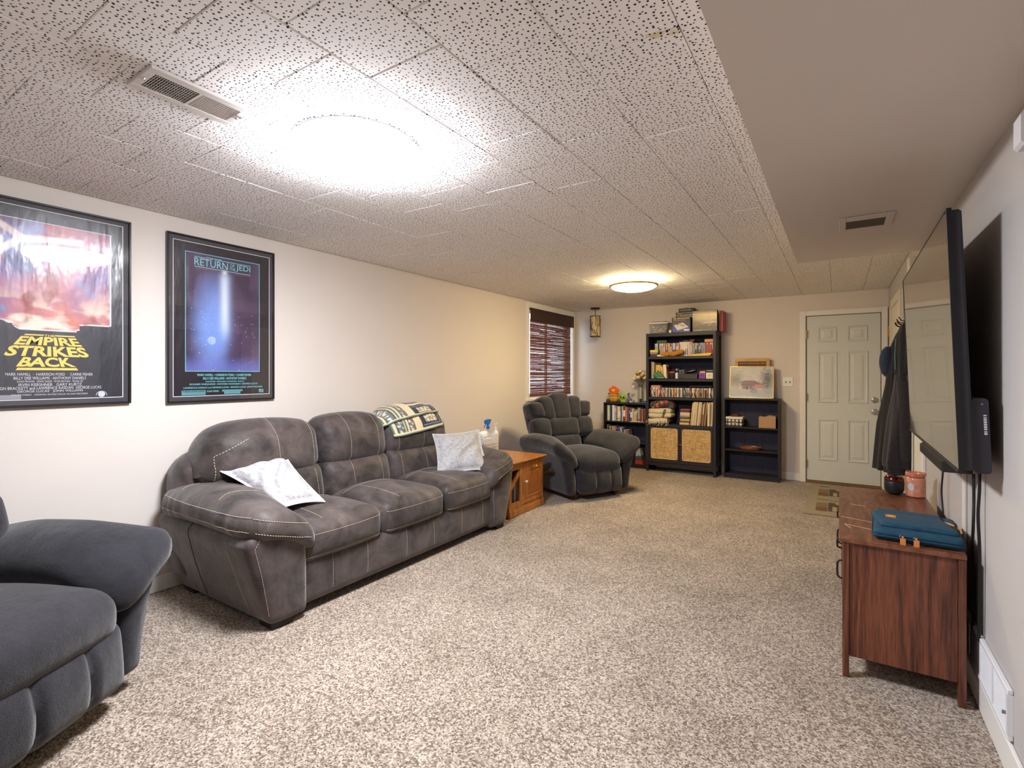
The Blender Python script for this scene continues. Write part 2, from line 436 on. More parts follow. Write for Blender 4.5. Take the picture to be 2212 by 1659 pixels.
# water stain on a tile beside the soffit
# baseboards
def baseboard(name, x0, x1, y0, y1, h=.095):
    return struct(MB().box(x0, x1, y0, y1, 0, h, 0, .004).build(name, white, smooth=False))
baseboard('baseboard_left', XL, XL + .014, YF, YB)
baseboard('baseboard_right', XR - .014, XR, YF, 4.10, .115)
baseboard('baseboard_back', XL + .014, -.402, YB - .014, YB)

# window on the left wall: casing, sash, glass
win = struct(MB().box(XL - .002, XL + .016, WY0 - .065, WY0, WZ0 - .06, WZ1 + .065, 0, .003).box(XL - .002, XL + .016, WY1, WY1 + .065, WZ0 - .06, WZ1 + .065, 0, .003)
    .box(XL - .002, XL + .016, WY0, WY1, WZ1, WZ1 + .065, 0, .003).box(XL - .002, XL + .03, WY0 - .08, WY1 + .08, WZ0 - .03, WZ0, 0, .004)
    .box(XL - .139, XL - .002, WY0, WY0 + .012, WZ0, WZ1).box(XL - .139, XL - .002, WY1 - .012, WY1, WZ0, WZ1).box(XL - .139, XL - .002, WY0 + .012, WY1 - .012, WZ1 - .012, WZ1).box(XL - .139, XL - .002, WY0 + .012, WY1 - .012, WZ0, WZ0 + .012).build('window_1', white, smooth=False))
fr = MB()
for (a, c, d, e_) in ((WY0 + .012, WY0 + .06, WZ0 + .012, WZ1 - .012), (WY1 - .06, WY1 - .012, WZ0 + .012, WZ1 - .012)): fr.box(XL - .12, XL - .085, a, c, d, e_, 0, .004)
fr.box(XL - .12, XL - .085, WY0 + .06, WY1 - .06, WZ0 + .012, WZ0 + .06, 0, .004); fr.box(XL - .12, XL - .085, WY0 + .06, WY1 - .06, WZ1 - .06, WZ1 - .012, 0, .004)
fr.box(XL - .118, XL - .087, 6.325, 6.365, WZ0 + .06, WZ1 - .06, 0, .004)
fr.build('sash', white, win, smooth=False)
gl = pane_mat('window_glass')
for a, c in ((WY0 + .06, 6.325), (6.365, WY1 - .06)): MB().box(XL - .106, XL - .102, a, c, WZ0 + .06, WZ1 - .06).build('pane', gl, win, smooth=False)

# woven wood shade in front of it
t = thing('woven_shade', 'dark brown woven wood roman shade hanging in the window', 'blind', (XL + .02, 6.34, 2.18))
slat_m = M('shade_wood', (136, 84, 66), .6, noise=(30, 3, (84, 46, 36), .35, .65), stretch=(40, 1, 40))
cloth = MB(); z = -.15; y0, y1 = WY0 - 6.34 + .004, 6.90 - 6.34
while z > -1.17:
    hgt = random.choice([.005, .006, .007, .009, .012]); xo = random.uniform(-.001, .001)
    yy = y0
    while yy < y1:                                   # each reed runs in lengths, some leave a slit
        ln = random.uniform(.15, .6); ye = min(yy + ln, y1); dz = random.uniform(-.0008, .0008)
        hh = hgt * (1.0 if random.random() < .965 else random.choice([.5, .7, .85]))
        cloth.box(xo - .0012, xo + .0012, yy, ye, z - hh + dz, z + dz); yy = ye
    z -= hgt + random.choice([0, 0, .0001, .0002, .0004, .0012])
o = cloth.build('slats', slat_m, t, smooth=False); o['kind'] = 'stuff'
val = MB(); z = 0
while z > -.165:
    hgt = random.uniform(.008, .013); val.box(.006, .012, y0, WY1 - 6.34 + .005, z - hgt, z, 0, .001); z -= hgt + .0004
val.box(-.012, .005, y0, WY1 - 6.34, -.03, 0)
val.build('valance', M('valance_wood', (74, 45, 36), .55, noise=(30, 3, (48, 28, 22), .35, .65), stretch=(40, 1, 40)), t, smooth=False)
cd = MB()
for yy in np.linspace(y0 + .08, y1 - .06, 6): cd.tube([(.0022, yy, -.15), (.0022, yy, -1.17)], .0011, 4)
cd.build('cord', M('shade_cord', (70, 45, 36), .8), t)

# entry door in the back wall
def panel_mesh(x0, x1, z0, z1, y, out=-1):
    b_ = MB(); P = []
    for ins, dep in ((0, 0), (.005, .009), (.014, .009), (.024, -.0005), (.036, -.0005), (.062, .007)):
        P.append([(x0 + ins, y + out * dep, z0 + ins), (x1 - ins, y + out * dep, z0 + ins), (x1 - ins, y + out * dep, z1 - ins), (x0 + ins, y + out * dep, z1 - ins)])
    V = [q for p in P for q in p]; F = []
    for i in range(len(P) - 1):
        for k_ in range(4): F.append((i * 4 + k_, i * 4 + (k_ + 1) % 4, i * 4 + 4 + (k_ + 1) % 4, i * 4 + 4 + k_))
    n_ = (len(P) - 1) * 4; F.append((n_, n_ + 1, n_ + 2, n_ + 3)); b_.add(V, F); return b_
d1 = struct(MB().box(-.33, .397, YB - .022, YB + .02, .03, 2.0, 0, .002).build('door_1', doorw, smooth=False))
for q in ((-.216, -.022, 1.685, 1.868), (.08, .275, 1.685, 1.868), (-.216, -.015, .965, 1.572), (.082, .282, .965, 1.572), (-.212, -.012, .278, .772), (.082, .284, .278, .772)):
    panel_mesh(*q, YB - .0215).build('panel', doorw, d1, smooth=False)
cs = MB(); y0 = YB - .04
cs.box(-.402, -.338, y0, YB - .0005, 0, 2.066, 0, .004); cs.box(.403, .462, y0, YB - .0005, 0, 2.066, 0, .004); cs.box(-.338, .403, y0, YB - .0005, 2.006, 2.066, 0, .004)
cs.build('casing', white, d1, smooth=False)
MB().box(-.337, -.331, YB - .03, YB, 0, 2.004).box(.3985, .4025, YB - .03, YB, 0, 2.004).box(-.331, .3985, YB - .026, YB, 2.001, 2.0055).build('weatherstrip', M('weatherstrip', (104, 84, 52), .8), d1, smooth=False)
MB().box(-.337, .403, YB - .05, YB - .003, .0, .026, 0, .004).build('threshold', M('threshold_wood', (120, 88, 52), .5), d1, smooth=False)
for z, n in ((1.008, 'deadbolt'), (.874, 'knob')):
    k = MB().lathe([(0.0, 0), (.033, 0), (.033, -.006), (.028, -.010), (.012, -.012), (.011, -.03) if n == 'knob' else (.016, -.014), (.024, -.037) if n == 'knob' else (.02, -.02), (.027, -.05) if n == 'knob' else (.018, -.024), (.02, -.06) if n == 'knob' else (.005, -.025), (0, -.062) if n == 'knob' else (0, -.025)], 20, (.343, YB - .022, z), axis='y', caps=False)
    k.build(n, chrome, d1)
for z in (1.786, 1.03, .234):
    MB().box(-.338, -.326, YB - .046, YB - .03, z - .045, z + .045).tube([(-.332, YB - .048, z - .05), (-.332, YB - .048, z + .05)], .006, 8).build('hinge', brass, d1)
# light switch
t = thing('light_switch', 'double toggle light switch plate on wall beside the entry door', 'switch', (-.531, YB, 1.209))
MB().box(-.057, .057, -.007, -.0005, -.058, .058, 0, .003).build('plate', M('switch_white', (236, 234, 226), .35), t, smooth=False)
for x in (-.023, .023): MB().box(x - .005, x + .005, -.019, -.006, -.012, .008, 0, .002).build('toggle', M('toggle_ivory', (120, 112, 100), .35), t, smooth=False)

# doors in the right wall beyond the television
d2 = struct(MB().box(XR - .022, XR, 5.52, 6.52, .02, 2.05, 0, .003).build('door_2', M('door_cream', (214, 206, 186), .45), smooth=False))
MB().box(XR - .03, XR - .0215, 5.60, 6.45, 1.97, 2.05, 0, .002).box(XR - .03, XR - .0215, 5.52, 5.62, .02, 2.05, 0, .002).box(XR - .03, XR - .0215, 6.42, 6.52, .02, 2.05, 0, .002).build('stile', M('door_cream', (0, 0, 0)), d2, smooth=False)
MB().tube([(XR - .032, 6.53, 1.69), (XR - .032, 6.53, 1.80)], .007, 8).box(XR - .034, XR - .022, 6.50, 6.56, 1.69, 1.80).build('hinge', brass, d2)
d3 = struct(MB().box(XR - .012, XR, 4.24, 5.12, .0, 1.93, 0, .002).build('door_3', white, smooth=False))
MB().box(XR - .02, XR, 5.12, 5.19, 0, 2.0, 0, .004).box(XR - .02, XR, 4.17, 4.24, 0, 2.0, 0, .004).box(XR - .02, XR, 4.24, 5.12, 1.93, 2.0, 0, .004).build('casing', white, d3, smooth=False)
MB().box(XR - .019, XR - .011, 4.66, 4.675, 0, 1.93).build('seam', M('seam_grey', (150, 140, 132), .6), d3, smooth=False)
struct(MB().box(XR - .012, XR - .0005, 2.93, 2.97, .115, .93, 0, .003).build('trim_1', paint, smooth=False))
tag(MB().box(XR - .05, XR - .0005, 4.62, 4.70, 2.03, 2.15, 0, .008).build('wall_chime', white, smooth=False), 'small white chime box high on wall behind the television', 'chime')
t = thing('wall_sensor', 'white corner sensor box high on wall nearer than the television', 'sensor', (XR, 1.87, 1.955))
MB().prism([(0, -.05), (-.062, -.05), (-.07, -.042), (-.07, .03), (-.062, .042), (0, .042)], -.034, .034, ax=('x', 'z', 'y')).build('housing', M('sensor_white', (216, 214, 218), .4), t, smooth=False)
MB().box(-.045, -.03, -.0355, -.0338, -.004, .004).build('indicator', M('indicator', (120, 112, 112), .4), t, smooth=False)

# ------------------------------------------------------------------ light fixtures and vents
cool = M('diffuser_cool', (245, 245, 245), .5, emit=LIGHT_COOL, emit_s=S_COOL)
warm = M('diffuser_warm', (245, 240, 225), .5, emit=LIGHT_WARM, emit_s=S_WARM)
def disc_light(x, y, label, cool=cool):
    t = thing('ceiling_light', label, 'light', (x, y, H))
    MB().lathe([(0, 0), (.248, 0), (.248, -.016), (.262, -.018), (.2645, -.022)], 48, caps=False).build('base', M('fixture_white', (226, 228, 232), .5), t)
    MB().lathe([(.264, -.0215), (.266, -.040), (.260, -.056), (.235, -.066), (.17, -.073), (.08, -.076), (0, -.077)], 48, caps=False).build('diffuser', cool, t)
    return t
disc_light(-1.713, 1.443, 'large round white ceiling light glowing near the ceiling vent')
disc_light(-1.55, -1.25, 'added unseen round ceiling fill light at the near end of the room', M('diffuser_fill', (245, 245, 245), .5, emit=LIGHT_FILL, emit_s=S_FILL))  # fixture added out of view as a faint fill light
t = thing('ceiling_light', 'smaller warm ceiling light with metal rim near the bookcases', 'light', (-1.774, 5.043, H))
MB().lathe([(0, 0), (.20, 0), (.20, -.03)], 40, caps=False).build('base', M('fixture_white', (0, 0, 0)), t)
MB().lathe([(.201, -.006), (.232, -.012), (.236, -.030), (.232, -.044)], 40, caps=False).build('side_glass', warm, t)
MB().lathe([(.228, -.044), (.243, -.046), (.246, -.058), (.240, -.068), (.226, -.070)], 40, caps=False).build('rim', M('rim_metal', (168, 140, 92), .35, metal=.8), t)
MB().lathe([(.228, -.069), (.20, -.088), (.14, -.104), (.07, -.112), (0, -.114)], 40, caps=False).build('dome', warm, t)

# ceiling register
t = thing('ceiling_vent', 'white metal air register in the tiled ceiling with open louvers', 'vent', (-1.89, .875, H))
vm = M('vent_metal', (206, 198, 192), .45)
b_ = MB(); L_, W_ = .165, .0925
b_.box(-W_, -.055, -L_, L_, -.012, -.0015, 0, .003).box(.055, W_, -L_, L_, -.012, -.0015, 0, .003).box(-.055, .055, -L_, -.135, -.012, -.0015, 0, .003).box(-.055, .055, .135, L_, -.012, -.0015, 0, .003).box(-.055, .055, -.004, .004, -.0125, -.002)
b_.build('frame', vm, t, smooth=False)
MB().box(-.0545, .0545, -.1345, .1345, -.003, -.0012).build('duct', M('duct_dark', (26, 28, 34), .8), t, smooth=False)
n_l = 17
for half in (-1, 1):
    for i in range(n_l):
        yy = half * (.008 + (i + .5) * .127 / n_l)
        l = MB(); V = [(-.055, yy - half * .0005, -.0035), (.055, yy - half * .0005, -.0035), (.055, yy + .0045 if half > 0 else yy - .0005, -.0115), (-.055, yy + .0045 if half > 0 else yy - .0005, -.0115)]
        if half > 0: l.add([(p[0], p[1] - .0006, p[2]) for p in V] + [(p[0], p[1] + .0006, p[2]) for p in V], [(0, 1, 2, 3), (7, 6, 5, 4), (0, 4, 5, 1), (1, 5, 6, 2), (2, 6, 7, 3), (3, 7, 4, 0)])
        else: l.box(-.055, .055, yy - .0007, yy + .0007, -.0115, -.0082)
        l.build('louver', vm, t, smooth=False)
b_ = MB()
for xx in np.linspace(-.04, .04, 5): b_.box(xx - .0011, xx + .0011, -.134, -.006, -.0080, -.0066)
b_.build('rear_louvers', vm, t, smooth=False)
for yy in (-.15, .15): MB().lathe([(0, -.0165), (.006, -.0155), (.007, -.012), (0, -.0118)], 10, (0, yy, 0), caps=False).build('screw', chrome, t)
MB().box(.02, .028, .138, .160, -.020, -.012, 0, .002).build('lever', chrome, t, smooth=False)
# return in the soffit
t = thing('soffit_vent', 'painted air return set in the dropped soffit', 'vent', (.12, 3.295, 2.12))
b_ = MB(); b_.box(-.12, -.088, -.135, .135, -.008, -.0005, 0, .003).box(.085, .12, -.135, .135, -.008, -.0005, 0, .003).box(-.088, .085, -.135, -.058, -.008, -.0005, 0, .003).box(-.088, .085, .118, .135, -.008, -.0005, 0, .003)
b_.build('frame', paint_s, t, smooth=False)
MB().box(-.088, .085, -.058, .118, -.003, -.0006).build('filter', M('filter_grey', (104, 98, 84), .9, noise=(300, 2, (80, 76, 66), .4, .6)), t, smooth=False)
# baseboard register on the right wall
t = thing('wall_register', 'white baseboard air register on wall behind the wooden cabinet', 'vent', (XR, 2.61, .205))
rw = M('register_white', (226, 226, 228), .4); L_, Z_ = .38, .083
b_ = MB(); b_.box(-.017, -.0005, -L_, L_, Z_ - .018, Z_, 0, .003).box(-.017, -.0005, -L_, L_, -Z_, -Z_ + .018, 0, .003)
for yy in (-L_, -.194, -.004, .186, L_ - .016): b_.box(-.0165, -.0005, yy, yy + (.016 if abs(yy) == L_ or yy > .3 else .008), -Z_ + .018, Z_ - .018)
b_.build('frame', rw, t, smooth=False)
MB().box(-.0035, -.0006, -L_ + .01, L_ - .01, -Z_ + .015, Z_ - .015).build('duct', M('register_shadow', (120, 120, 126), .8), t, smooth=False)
for i in range(22):
    zz = -Z_ + .021 + i * (2 * Z_ - .042) / 21
    V = [(-.014, -L_ + .016, zz - .003), (-.014, L_ - .016, zz - .003), (-.005, L_ - .016, zz + .002), (-.005, -L_ + .016, zz + .002)]
    MB().add(V + [(p[0], p[1], p[2] + .001) for p in V], [(0, 1, 2, 3), (7, 6, 5, 4), (0, 4, 5, 1), (1, 5, 6, 2), (2, 6, 7, 3), (3, 7, 4, 0)]).build('louver', rw, t, smooth=False)
MB().box(-.026, -.016, -.367, -.363, -.006, .006, 0, .001).build('lever', M('lever_grey', (120, 120, 125), .4), t, smooth=False)

# pendant lamp by the back wall
t = thing('pendant_lamp', 'small hanging pendant lamp with cylindrical branch cut shade', 'lamp', (-2.985, 6.85, H))
dk = M('bronze_dark', (58, 46, 34), .45, metal=.6)
MB().lathe([(0, 0), (.07, 0), (.07, -.014), (.06, -.022), (.012, -.024), (0, -.024)], 28, caps=False).build('canopy', dk, t)
MB().tube([(0, 0, -.02), (0, 0, -.13)], .005, 8).build('rod', dk, t)
MB().lathe([(.062, -.125), (.066, -.13), (.066, -.41), (.062, -.415)], 32, caps=False).build('liner', M('shade_liner', (226, 206, 160), .7), t)
b_ = MB(); b_.lathe([(.074, -.118), (.078, -.118), (.078, -.128), (.074, -.128), (.074, -.118)], 32, caps=False).lathe([(.074, -.41), (.078, -.41), (.078, -.421), (.074, -.421), (.074, -.41)], 32, caps=False)
for i in range(44):
    a0 = random.uniform(0, 2 * PI); z0 = random.uniform(-.40, -.14); da = random.uniform(-.9, .9); dz = random.uniform(-.12, .12)
    if i % 3 == 0: da = random.uniform(-.15, .15); dz = -.28 if z0 > -.2 else .2
    pts = []
    for s_ in np.linspace(0, 1, 9):
        a = a0 + da * s_; zz = min(-.124, max(-.415, z0 + dz * s_)); pts.append((.0745 * math.cos(a), .0745 * math.sin(a), zz))
    b_.tube(pts, .0034, 5)
b_.build('shade', M('shade_bronze', (92, 72, 44), .5, metal=.5), t)

# ------------------------------------------------------------------ framed posters on the left wall
def nz2(x, y, f, seed=0):
    """cheap smooth pseudo noise in 0..1"""
    r = np.random.default_rng(seed); s = 0; tot = 0
    for o_ in range(4):
        for _ in range(3):
            a = r.uniform(0, 2 * PI); ph = r.uniform(0, 2 * PI); k = f * 2 ** o_ * r.uniform(.7, 1.3)
            s = s + np.sin((x * math.cos(a) + y * math.sin(a)) * k + ph + 1.7 * np.sin((x * math.sin(a) - y * math.cos(a)) * k * .6 + ph)) / 2 ** o_; tot += 1 / 2 ** o_
    return np.clip(.5 + .5 * s / (tot * .55), 0, 1)
def mixc(a, b, t): t = np.asarray(t)[:, None]; return np.asarray(a) * (1 - t) + np.asarray(b) * t
fm = M('poster_frame', (30, 28, 31), .3, coat=.3); matb = M('poster_mat', (66, 62, 66), .6); linew = M('print_white', (222, 220, 222), .6)
printm = vcol('print', .34, .3, bump=(7, .35, .02, (1, 1.6, .5)))
pane = pane_mat('acrylic', ior=1.5, rough=.004)
txw = M('print_text_white', (206, 206, 212), .6); txy = M('print_yellow', (246, 208, 96), .55); txc = M('print_cyan', (128, 206, 214), .6)
EX, EY = (0, 1, 0), (0, 0, 1)
def poster(y0, y1, z0, z1, label):
    yc, zc = (y0 + y1) / 2, (z0 + z1) / 2; hw, hh = (y1 - y0) / 2, (z1 - z0) / 2
    t = thing('framed_poster', label, 'poster', (XL, yc, zc))
    f = MB()
    for a, b_, c, d in ((-hw, hw, hh - .011, hh), (-hw, hw, -hh, -hh + .011), (-hw, -hw + .011, -hh + .011, hh - .011), (hw - .011, hw, -hh + .011, hh - .011)): f.box(.002, .026, a, b_, c, d, 0, .002)
    f.build('frame', fm, t, smooth=False)
    MB().box(.004, .0125, -hw + .01, hw - .01, -hh + .01, hh - .01).build('mat_board', matb, t, smooth=False)
    MB().box(.0205, .0215, -hw + .011, hw - .011, -hh + .011, hh - .011).build('acrylic_sheet', pane, t, smooth=False)
    def rect(name, a, b_, c, d, th, mat, x=.0142):
        r = MB()
        for q in ((a, b_, d - th, d), (a, b_, c, c + th), (a, a + th, c + th, d - th), (b_ - th, b_, c + th, d - th)): r.box(x - .001, x, *q)
        return r.build(name, mat, t, smooth=False)
    return t, hw, hh, rect
# poster with the blue glow
t, hw, hh, rect = poster(1.432, 2.124, 1.125, 2.170, 'framed dark blue film poster with cyan lettering above the sofa')
yc, zc = 1.778, 1.6475
rect('white_line', -.311, .313, -.486, .486, .004, linew)
def art2(u, v):
    y = lerp(-.307, .309, u); z = lerp(-.482, .482, v)
    c = np.tile(np.array(lin((40, 34, 42))), (len(u), 1))
    inside = (np.abs(y) < .2395) & (z > -.326) & (z < .424)
    base = mixc(lin((62, 48, 72)), lin((96, 74, 104)), nz2(y, z, 14, 3))
    d = np.sqrt(((y + .07) / .155) ** 2 + ((z + .03) / .36) ** 2)
    g = 1 - sstep(.25, 1.15, d + .12 * (nz2(y, z, 20, 5) - .5))
    right = 1 - sstep(-.01, .07, y)
    base = mixc(base, lin((122, 150, 218)), g * (.25 + .75 * right))
    low = (1 - sstep(-.33, -.20, z)); base = mixc(base, lin((112, 124, 206)), low * .6)
    bw = .010 + .016 * (1 - sstep(-.1, .3, z)); beam = .55 * np.exp(-(y / .022) ** 2) * sstep(-.16, .10, z) * (1 - sstep(.26, .34, z)); halo = np.exp(-(y / .036) ** 2) * sstep(-.16, 0, z) * (1 - sstep(.29, .34, z))
    base = mixc(base, lin((176, 200, 240)), halo * .75); base = mixc(base, lin((246, 248, 255)), beam)
    star = np.exp(-((y / .016) ** 2 + ((z - .327) / .016) ** 2)); base = mixc(base, (1, 1, 1), star * .7)
    pd = np.sqrt((y + .083) ** 2 + (z + .128) ** 2); base = mixc(base, np.array(lin((176, 196, 222))) , (pd < .026) * (.55 + .45 * np.clip((y + .1 + z + .14) * 14, 0, 1)))
    c[inside] = base[inside]
    return c
gridobj('print', lambda u, v: np.stack([np.full_like(u, .0131), lerp(-.307, .309, u), lerp(-.482, .482, v)], 1), 170, 260, printm, t, art2)
rect('cyan_line', -.2415, .2395, -.3285, .4255, .0035, txc)
st = MB()
for i in range(70):
    y = random.uniform(-.23, .22); z = random.uniform(-.32, .05) if i % 4 else random.uniform(-.2, .2)
    if abs(y) < .03: continue
    r_ = random.uniform(.0009, .0021); st.box(.0132, .0138, y - r_, y + r_, z - r_, z + r_)
st.build('stars', M('print_star', (225, 235, 250), .6), t, smooth=False)
X0 = .0138
ln = MB(); ln.box(X0 - .0005, X0, -.188, -.118, .3975, .401).box(X0 - .0005, X0, -.015, .173, .3975, .401).box(X0 - .0005, X0, -.188, .173, .336, .3395)
ln.build('title_rule', txc, t, smooth=False)
MB().box(X0 - .0005, X0, -.176, -.05, .3265, .329).box(X0 - .0005, X0, .06, .178, .3265, .329).build('title_rule', M('print_red', (170, 92, 98), .6), t, smooth=False)
text('STAR WARS', txc, t, (X0, -.067, .395), EX, EY, .098, .0135, .02)
text('RETURN', txc, t, (X0, -.084, .3465), EX, EY, .208, .046, .0)
text('OF', txc, t, (X0, .050, .3705), EX, EY, .030, .020)
text('THE', txc, t, (X0, .050, .3475), EX, EY, .040, .019)
text('JEDI', txc, t, (X0, .1235, .3465), EX, EY, .098, .047, .0)
rows = [('MARK HAMILL • HARRISON FORD • CARRIE FISHER', -.3575, .35, .015), ('BILLY DEE WILLIAMS • ANTHONY DANIELS', -.3800, .28, .015), ('DAVID PROWSE • KENNY BAKER • PETER MAYHEW • FRANK OZ', -.3970, .25, .008),
        ('RICHARD MARQUAND  HOWARD KAZANJIAN  GEORGE LUCAS', -.4180, .44, .0135), ('LAWRENCE KASDAN and GEORGE LUCAS  GEORGE LUCAS  JOHN WILLIAMS', -.4400, .51, .0135)]
for s_, z, w_, h_ in rows: text(s_, txc, t, (X0, .004, z), EX, EY, w_, h_, .012)
cy = M('print_cyan_dim', (92, 148, 156), .6)
MB().box(X0 - .0006, X0 - .0002, -.262, -.120, -.4775, -.4475).box(X0 - .0006, X0 - .0002, -.017, .118, -.4600, -.4475).box(X0 - .0006, X0 - .0002, -.004, .104, -.4770, -.4605).build('credit_box', cy, t, smooth=False)
text('PG PARENTAL GUIDANCE SUGGESTED', M('print_dark', (30, 34, 40), .6), t, (X0 + .0002, -.191, -.459), EX, EY, .13, .008, .01)
text('DOLBY STEREO', txc, t, (X0, -.075, -.461), EX, EY, .075, .010, .02)
text('FOX', txc, t, (X0, .252, -.473), EX, EY, .034, .024, .03)
# poster with the yellow title
t, hw, hh, rect = poster(.552, 1.248, 1.136, 2.172, 'framed film poster with large yellow lettering nearest the camera')
yc, zc = .90, 1.654
rect('white_line', -.312, .312, -.483, .486, .004, linew)
notch = [(-.257, -.088), (-.180, -.088), (-.164, -.100), (-.150, -.100), (-.138, -.118), (-.120, -.130), (.100, -.131), (.104, -.122), (.116, -.118), (.116, -.106), (.108, -.102), (.120, -.092), (.257, -.088)]
def low(y): return np.interp(y, [p[0] for p in notch], [p[1] for p in notch])
def art1(u, v):
    y = lerp(-.310, .310, u); z = lerp(-.481, .484, v)
    c = np.tile(np.array(lin((52, 51, 58))), (len(u), 1))
    inside = (np.abs(y) < .257) & (z > low(y)) & (z < .424)
    base = mixc(lin((118, 96, 150)), lin((196, 116, 128)), nz2(y, z, 10, 11))
    base = mixc(base, lin((222, 132, 106)), sstep(.20, -.02, z) * nz2(y, z, 13, 12))
    base = mixc(base, lin((250, 226, 206)), sstep(.12, -.10, z) * sstep(.40, .72, nz2(y, z * 2, 17, 13)))
    base = mixc(base, lin((150, 62, 58)), sstep(.62, .85, nz2(y * 1.5, z, 15, 14)) * .8)
    base = mixc(base, lin((112, 142, 196)), sstep(.66, .84, nz2(y + 2, z, 12, 15)) * .7)
    base = mixc(base, lin((92, 74, 104)), sstep(.64, .80, nz2(y, z + 5, 12, 16)) * sstep(.05, .3, z) * .8)
    # pale crossing bands at the upper left
    for (ax, az, bx, bz) in ((-.257, .424, -.11, .33), (-.11, .33, -.257, .19), (-.11, .33, .12, .352)):
        tt = np.clip(((y - ax) * (bx - ax) + (z - az) * (bz - az)) / ((bx - ax) ** 2 + (bz - az) ** 2), 0, 1)
        dd = np.hypot(y - ax - tt * (bx - ax), z - az - tt * (bz - az)); base = mixc(base, lin((240, 214, 204)), (1 - sstep(.008, .022, dd)) * .85)
    c[inside] = base[inside]
    d = np.minimum(np.minimum(.257 - np.abs(y), .424 - z), z - low(y)); edge = inside & (d < .006); c[edge] = lin((226, 222, 232))
    return c
gridobj('print', lambda u, v: np.stack([np.full_like(u, .0131), lerp(-.310, .310, u), lerp(-.481, .484, v)], 1), 190, 290, printm, t, art1)
def trap(h, w0, w1):
    def f(x, y): return x * (w0 + (w1 - w0) * y / h), y
    return f
text('THE', txy, t, (X0, -.008, -.1605), EX, EY, .040, .011, .02)
tr = MB()
tr.prism([(-.104, -.1565), (-.030, -.1565), (-.030, -.1500), (-.099, -.1500)], X0 - .0005, X0, ax=('y', 'z', 'x')).prism([(.014, -.1565), (.098, -.1565), (.094, -.1500), (.014, -.1500)], X0 - .0005, X0, ax=('y', 'z', 'x')).prism([(-.135, -.332), (.110, -.332), (.103, -.320), (-.128, -.320)], X0 - .0005, X0, ax=('y', 'z', 'x'))
tr.build('title_rule', txy, t, smooth=False)
text('EMPIRE', txy, t, (X0, -.008, -.2050), EX, EY, .256, .043, .035, warp=trap(.043, 1.06, .84))
text('STRIKES', txy, t, (X0, -.010, -.2620), EX, EY, .322, .053, .035, warp=trap(.053, 1.06, .90))
text('BACK', txy, t, (X0, -.016, -.3150), EX, EY, .226, .049, .035, warp=trap(.049, 1.05, .80))
rows = [('MARK HAMILL  ·  HARRISON FORD  ·  CARRIE FISHER', -.3600, .345, .0145), ('BILLY DEE WILLIAMS · ANTHONY DANIELS', -.3795, .285, .0145), ('DAVID PROWSE   KENNY BAKER · PETER MAYHEW   FRANK OZ', -.3935, .26, .0085),
        ('IRVIN KERSHNER   GARY KURTZ', -.4130, .25, .0145), ('LEIGH BRACKETT and LAWRENCE KASDAN  GEORGE LUCAS', -.4300, .42, .0145), ('GEORGE LUCAS   JOHN WILLIAMS', -.4475, .26, .0145), ('DOLBY STEREO   ORIGINAL SOUNDTRACK ON RSO RECORDS', -.4600, .30, .0075)]
for s_, z, w_, h_ in rows: text(s_, txw, t, (X0, .0, z), EX, EY, w_, h_, .006)
ar = MB(); ar.tube([(X0 - .0008, .212 + .024 * math.cos(a), -.4695 + .024 * math.sin(a)) for a in np.linspace(0, PI, 14)], .0018, 4); ar.lathe([(0, 0), (.016, 0)], 16, (X0, .212, -.462), axis='x', caps=False); ar.build('emblem', txw, t)
MB().box(X0 - .0006, X0 - .0002, -.24, -.115, -.4775, -.455).build('credit_box', M('print_grey', (150, 148, 156), .6), t, smooth=False)

# ------------------------------------------------------------------ sofa
def fabric(name, c1, c2, scale, sheen=.3, weave=.45, rough=.8, bump=(420, .25, .002), lo=.35, hi=.68):
    m, nt, b = nodes(name)
    tc = nt.nodes.new('ShaderNodeTexCoord')
    n = nt.nodes.new('ShaderNodeTexNoise'); n.inputs['Scale'].default_value = scale; n.inputs['Detail'].default_value = 6; n.inputs['Roughness'].default_value = .62; n.inputs['Distortion'].default_value = .6
    r = nt.nodes.new('ShaderNodeValToRGB'); r.color_ramp.elements[0].position = lo; r.color_ramp.elements[0].color = lin4(c1); r.color_ramp.elements[1].position = hi; r.color_ramp.elements[1].color = lin4(c2)
    f = nt.nodes.new('ShaderNodeTexNoise'); f.inputs['Scale'].default_value = bump[0]; f.inputs['Detail'].default_value = 3
    w_ = nt.nodes.new('ShaderNodeTexNoise'); w_.inputs['Scale'].default_value = 16; w_.inputs['Detail'].default_value = 3
    b1 = nt.nodes.new('ShaderNodeBump'); b1.inputs['Strength'].default_value = bump[1]; b1.inputs['Distance'].default_value = bump[2]
    b2 = nt.nodes.new('ShaderNodeBump'); b2.inputs['Strength'].default_value = .25; b2.inputs['Distance'].default_value = .02
    mx = nt.nodes.new('ShaderNodeMix'); mx.data_type = 'RGBA'; mx.blend_type = 'OVERLAY'; mx.inputs[0].default_value = weave
    for q in (n, f, w_): nt.links.new(tc.outputs['Object'], q.inputs['Vector'])
    nt.links.new(n.outputs['Fac'], r.inputs[0]); nt.links.new(r.outputs[0], mx.inputs[6]); nt.links.new(f.outputs['Fac'], mx.inputs[7]); nt.links.new(mx.outputs[2], b.inputs['Base Color'])
    nt.links.new(w_.outputs['Fac'], b2.inputs['Height']); nt.links.new(b2.outputs['Normal'], b1.inputs['Normal']); nt.links.new(f.outputs['Fac'], b1.inputs['Height']); nt.links.new(b1.outputs['Normal'], b.inputs['Normal'])
    b.inputs['Roughness'].default_value = rough; b.inputs['Specular IOR Level'].default_value = .3
    b.inputs['Sheen Weight'].default_value = sheen; b.inputs['Sheen Roughness'].default_value = .45
    return m
suede = fabric('suede', (42, 36, 35), (94, 82, 78), 5.0, sheen=.25, rough=.55, bump=(300, .2, .0015))
thread = M('thread', (204, 188, 164), .8)
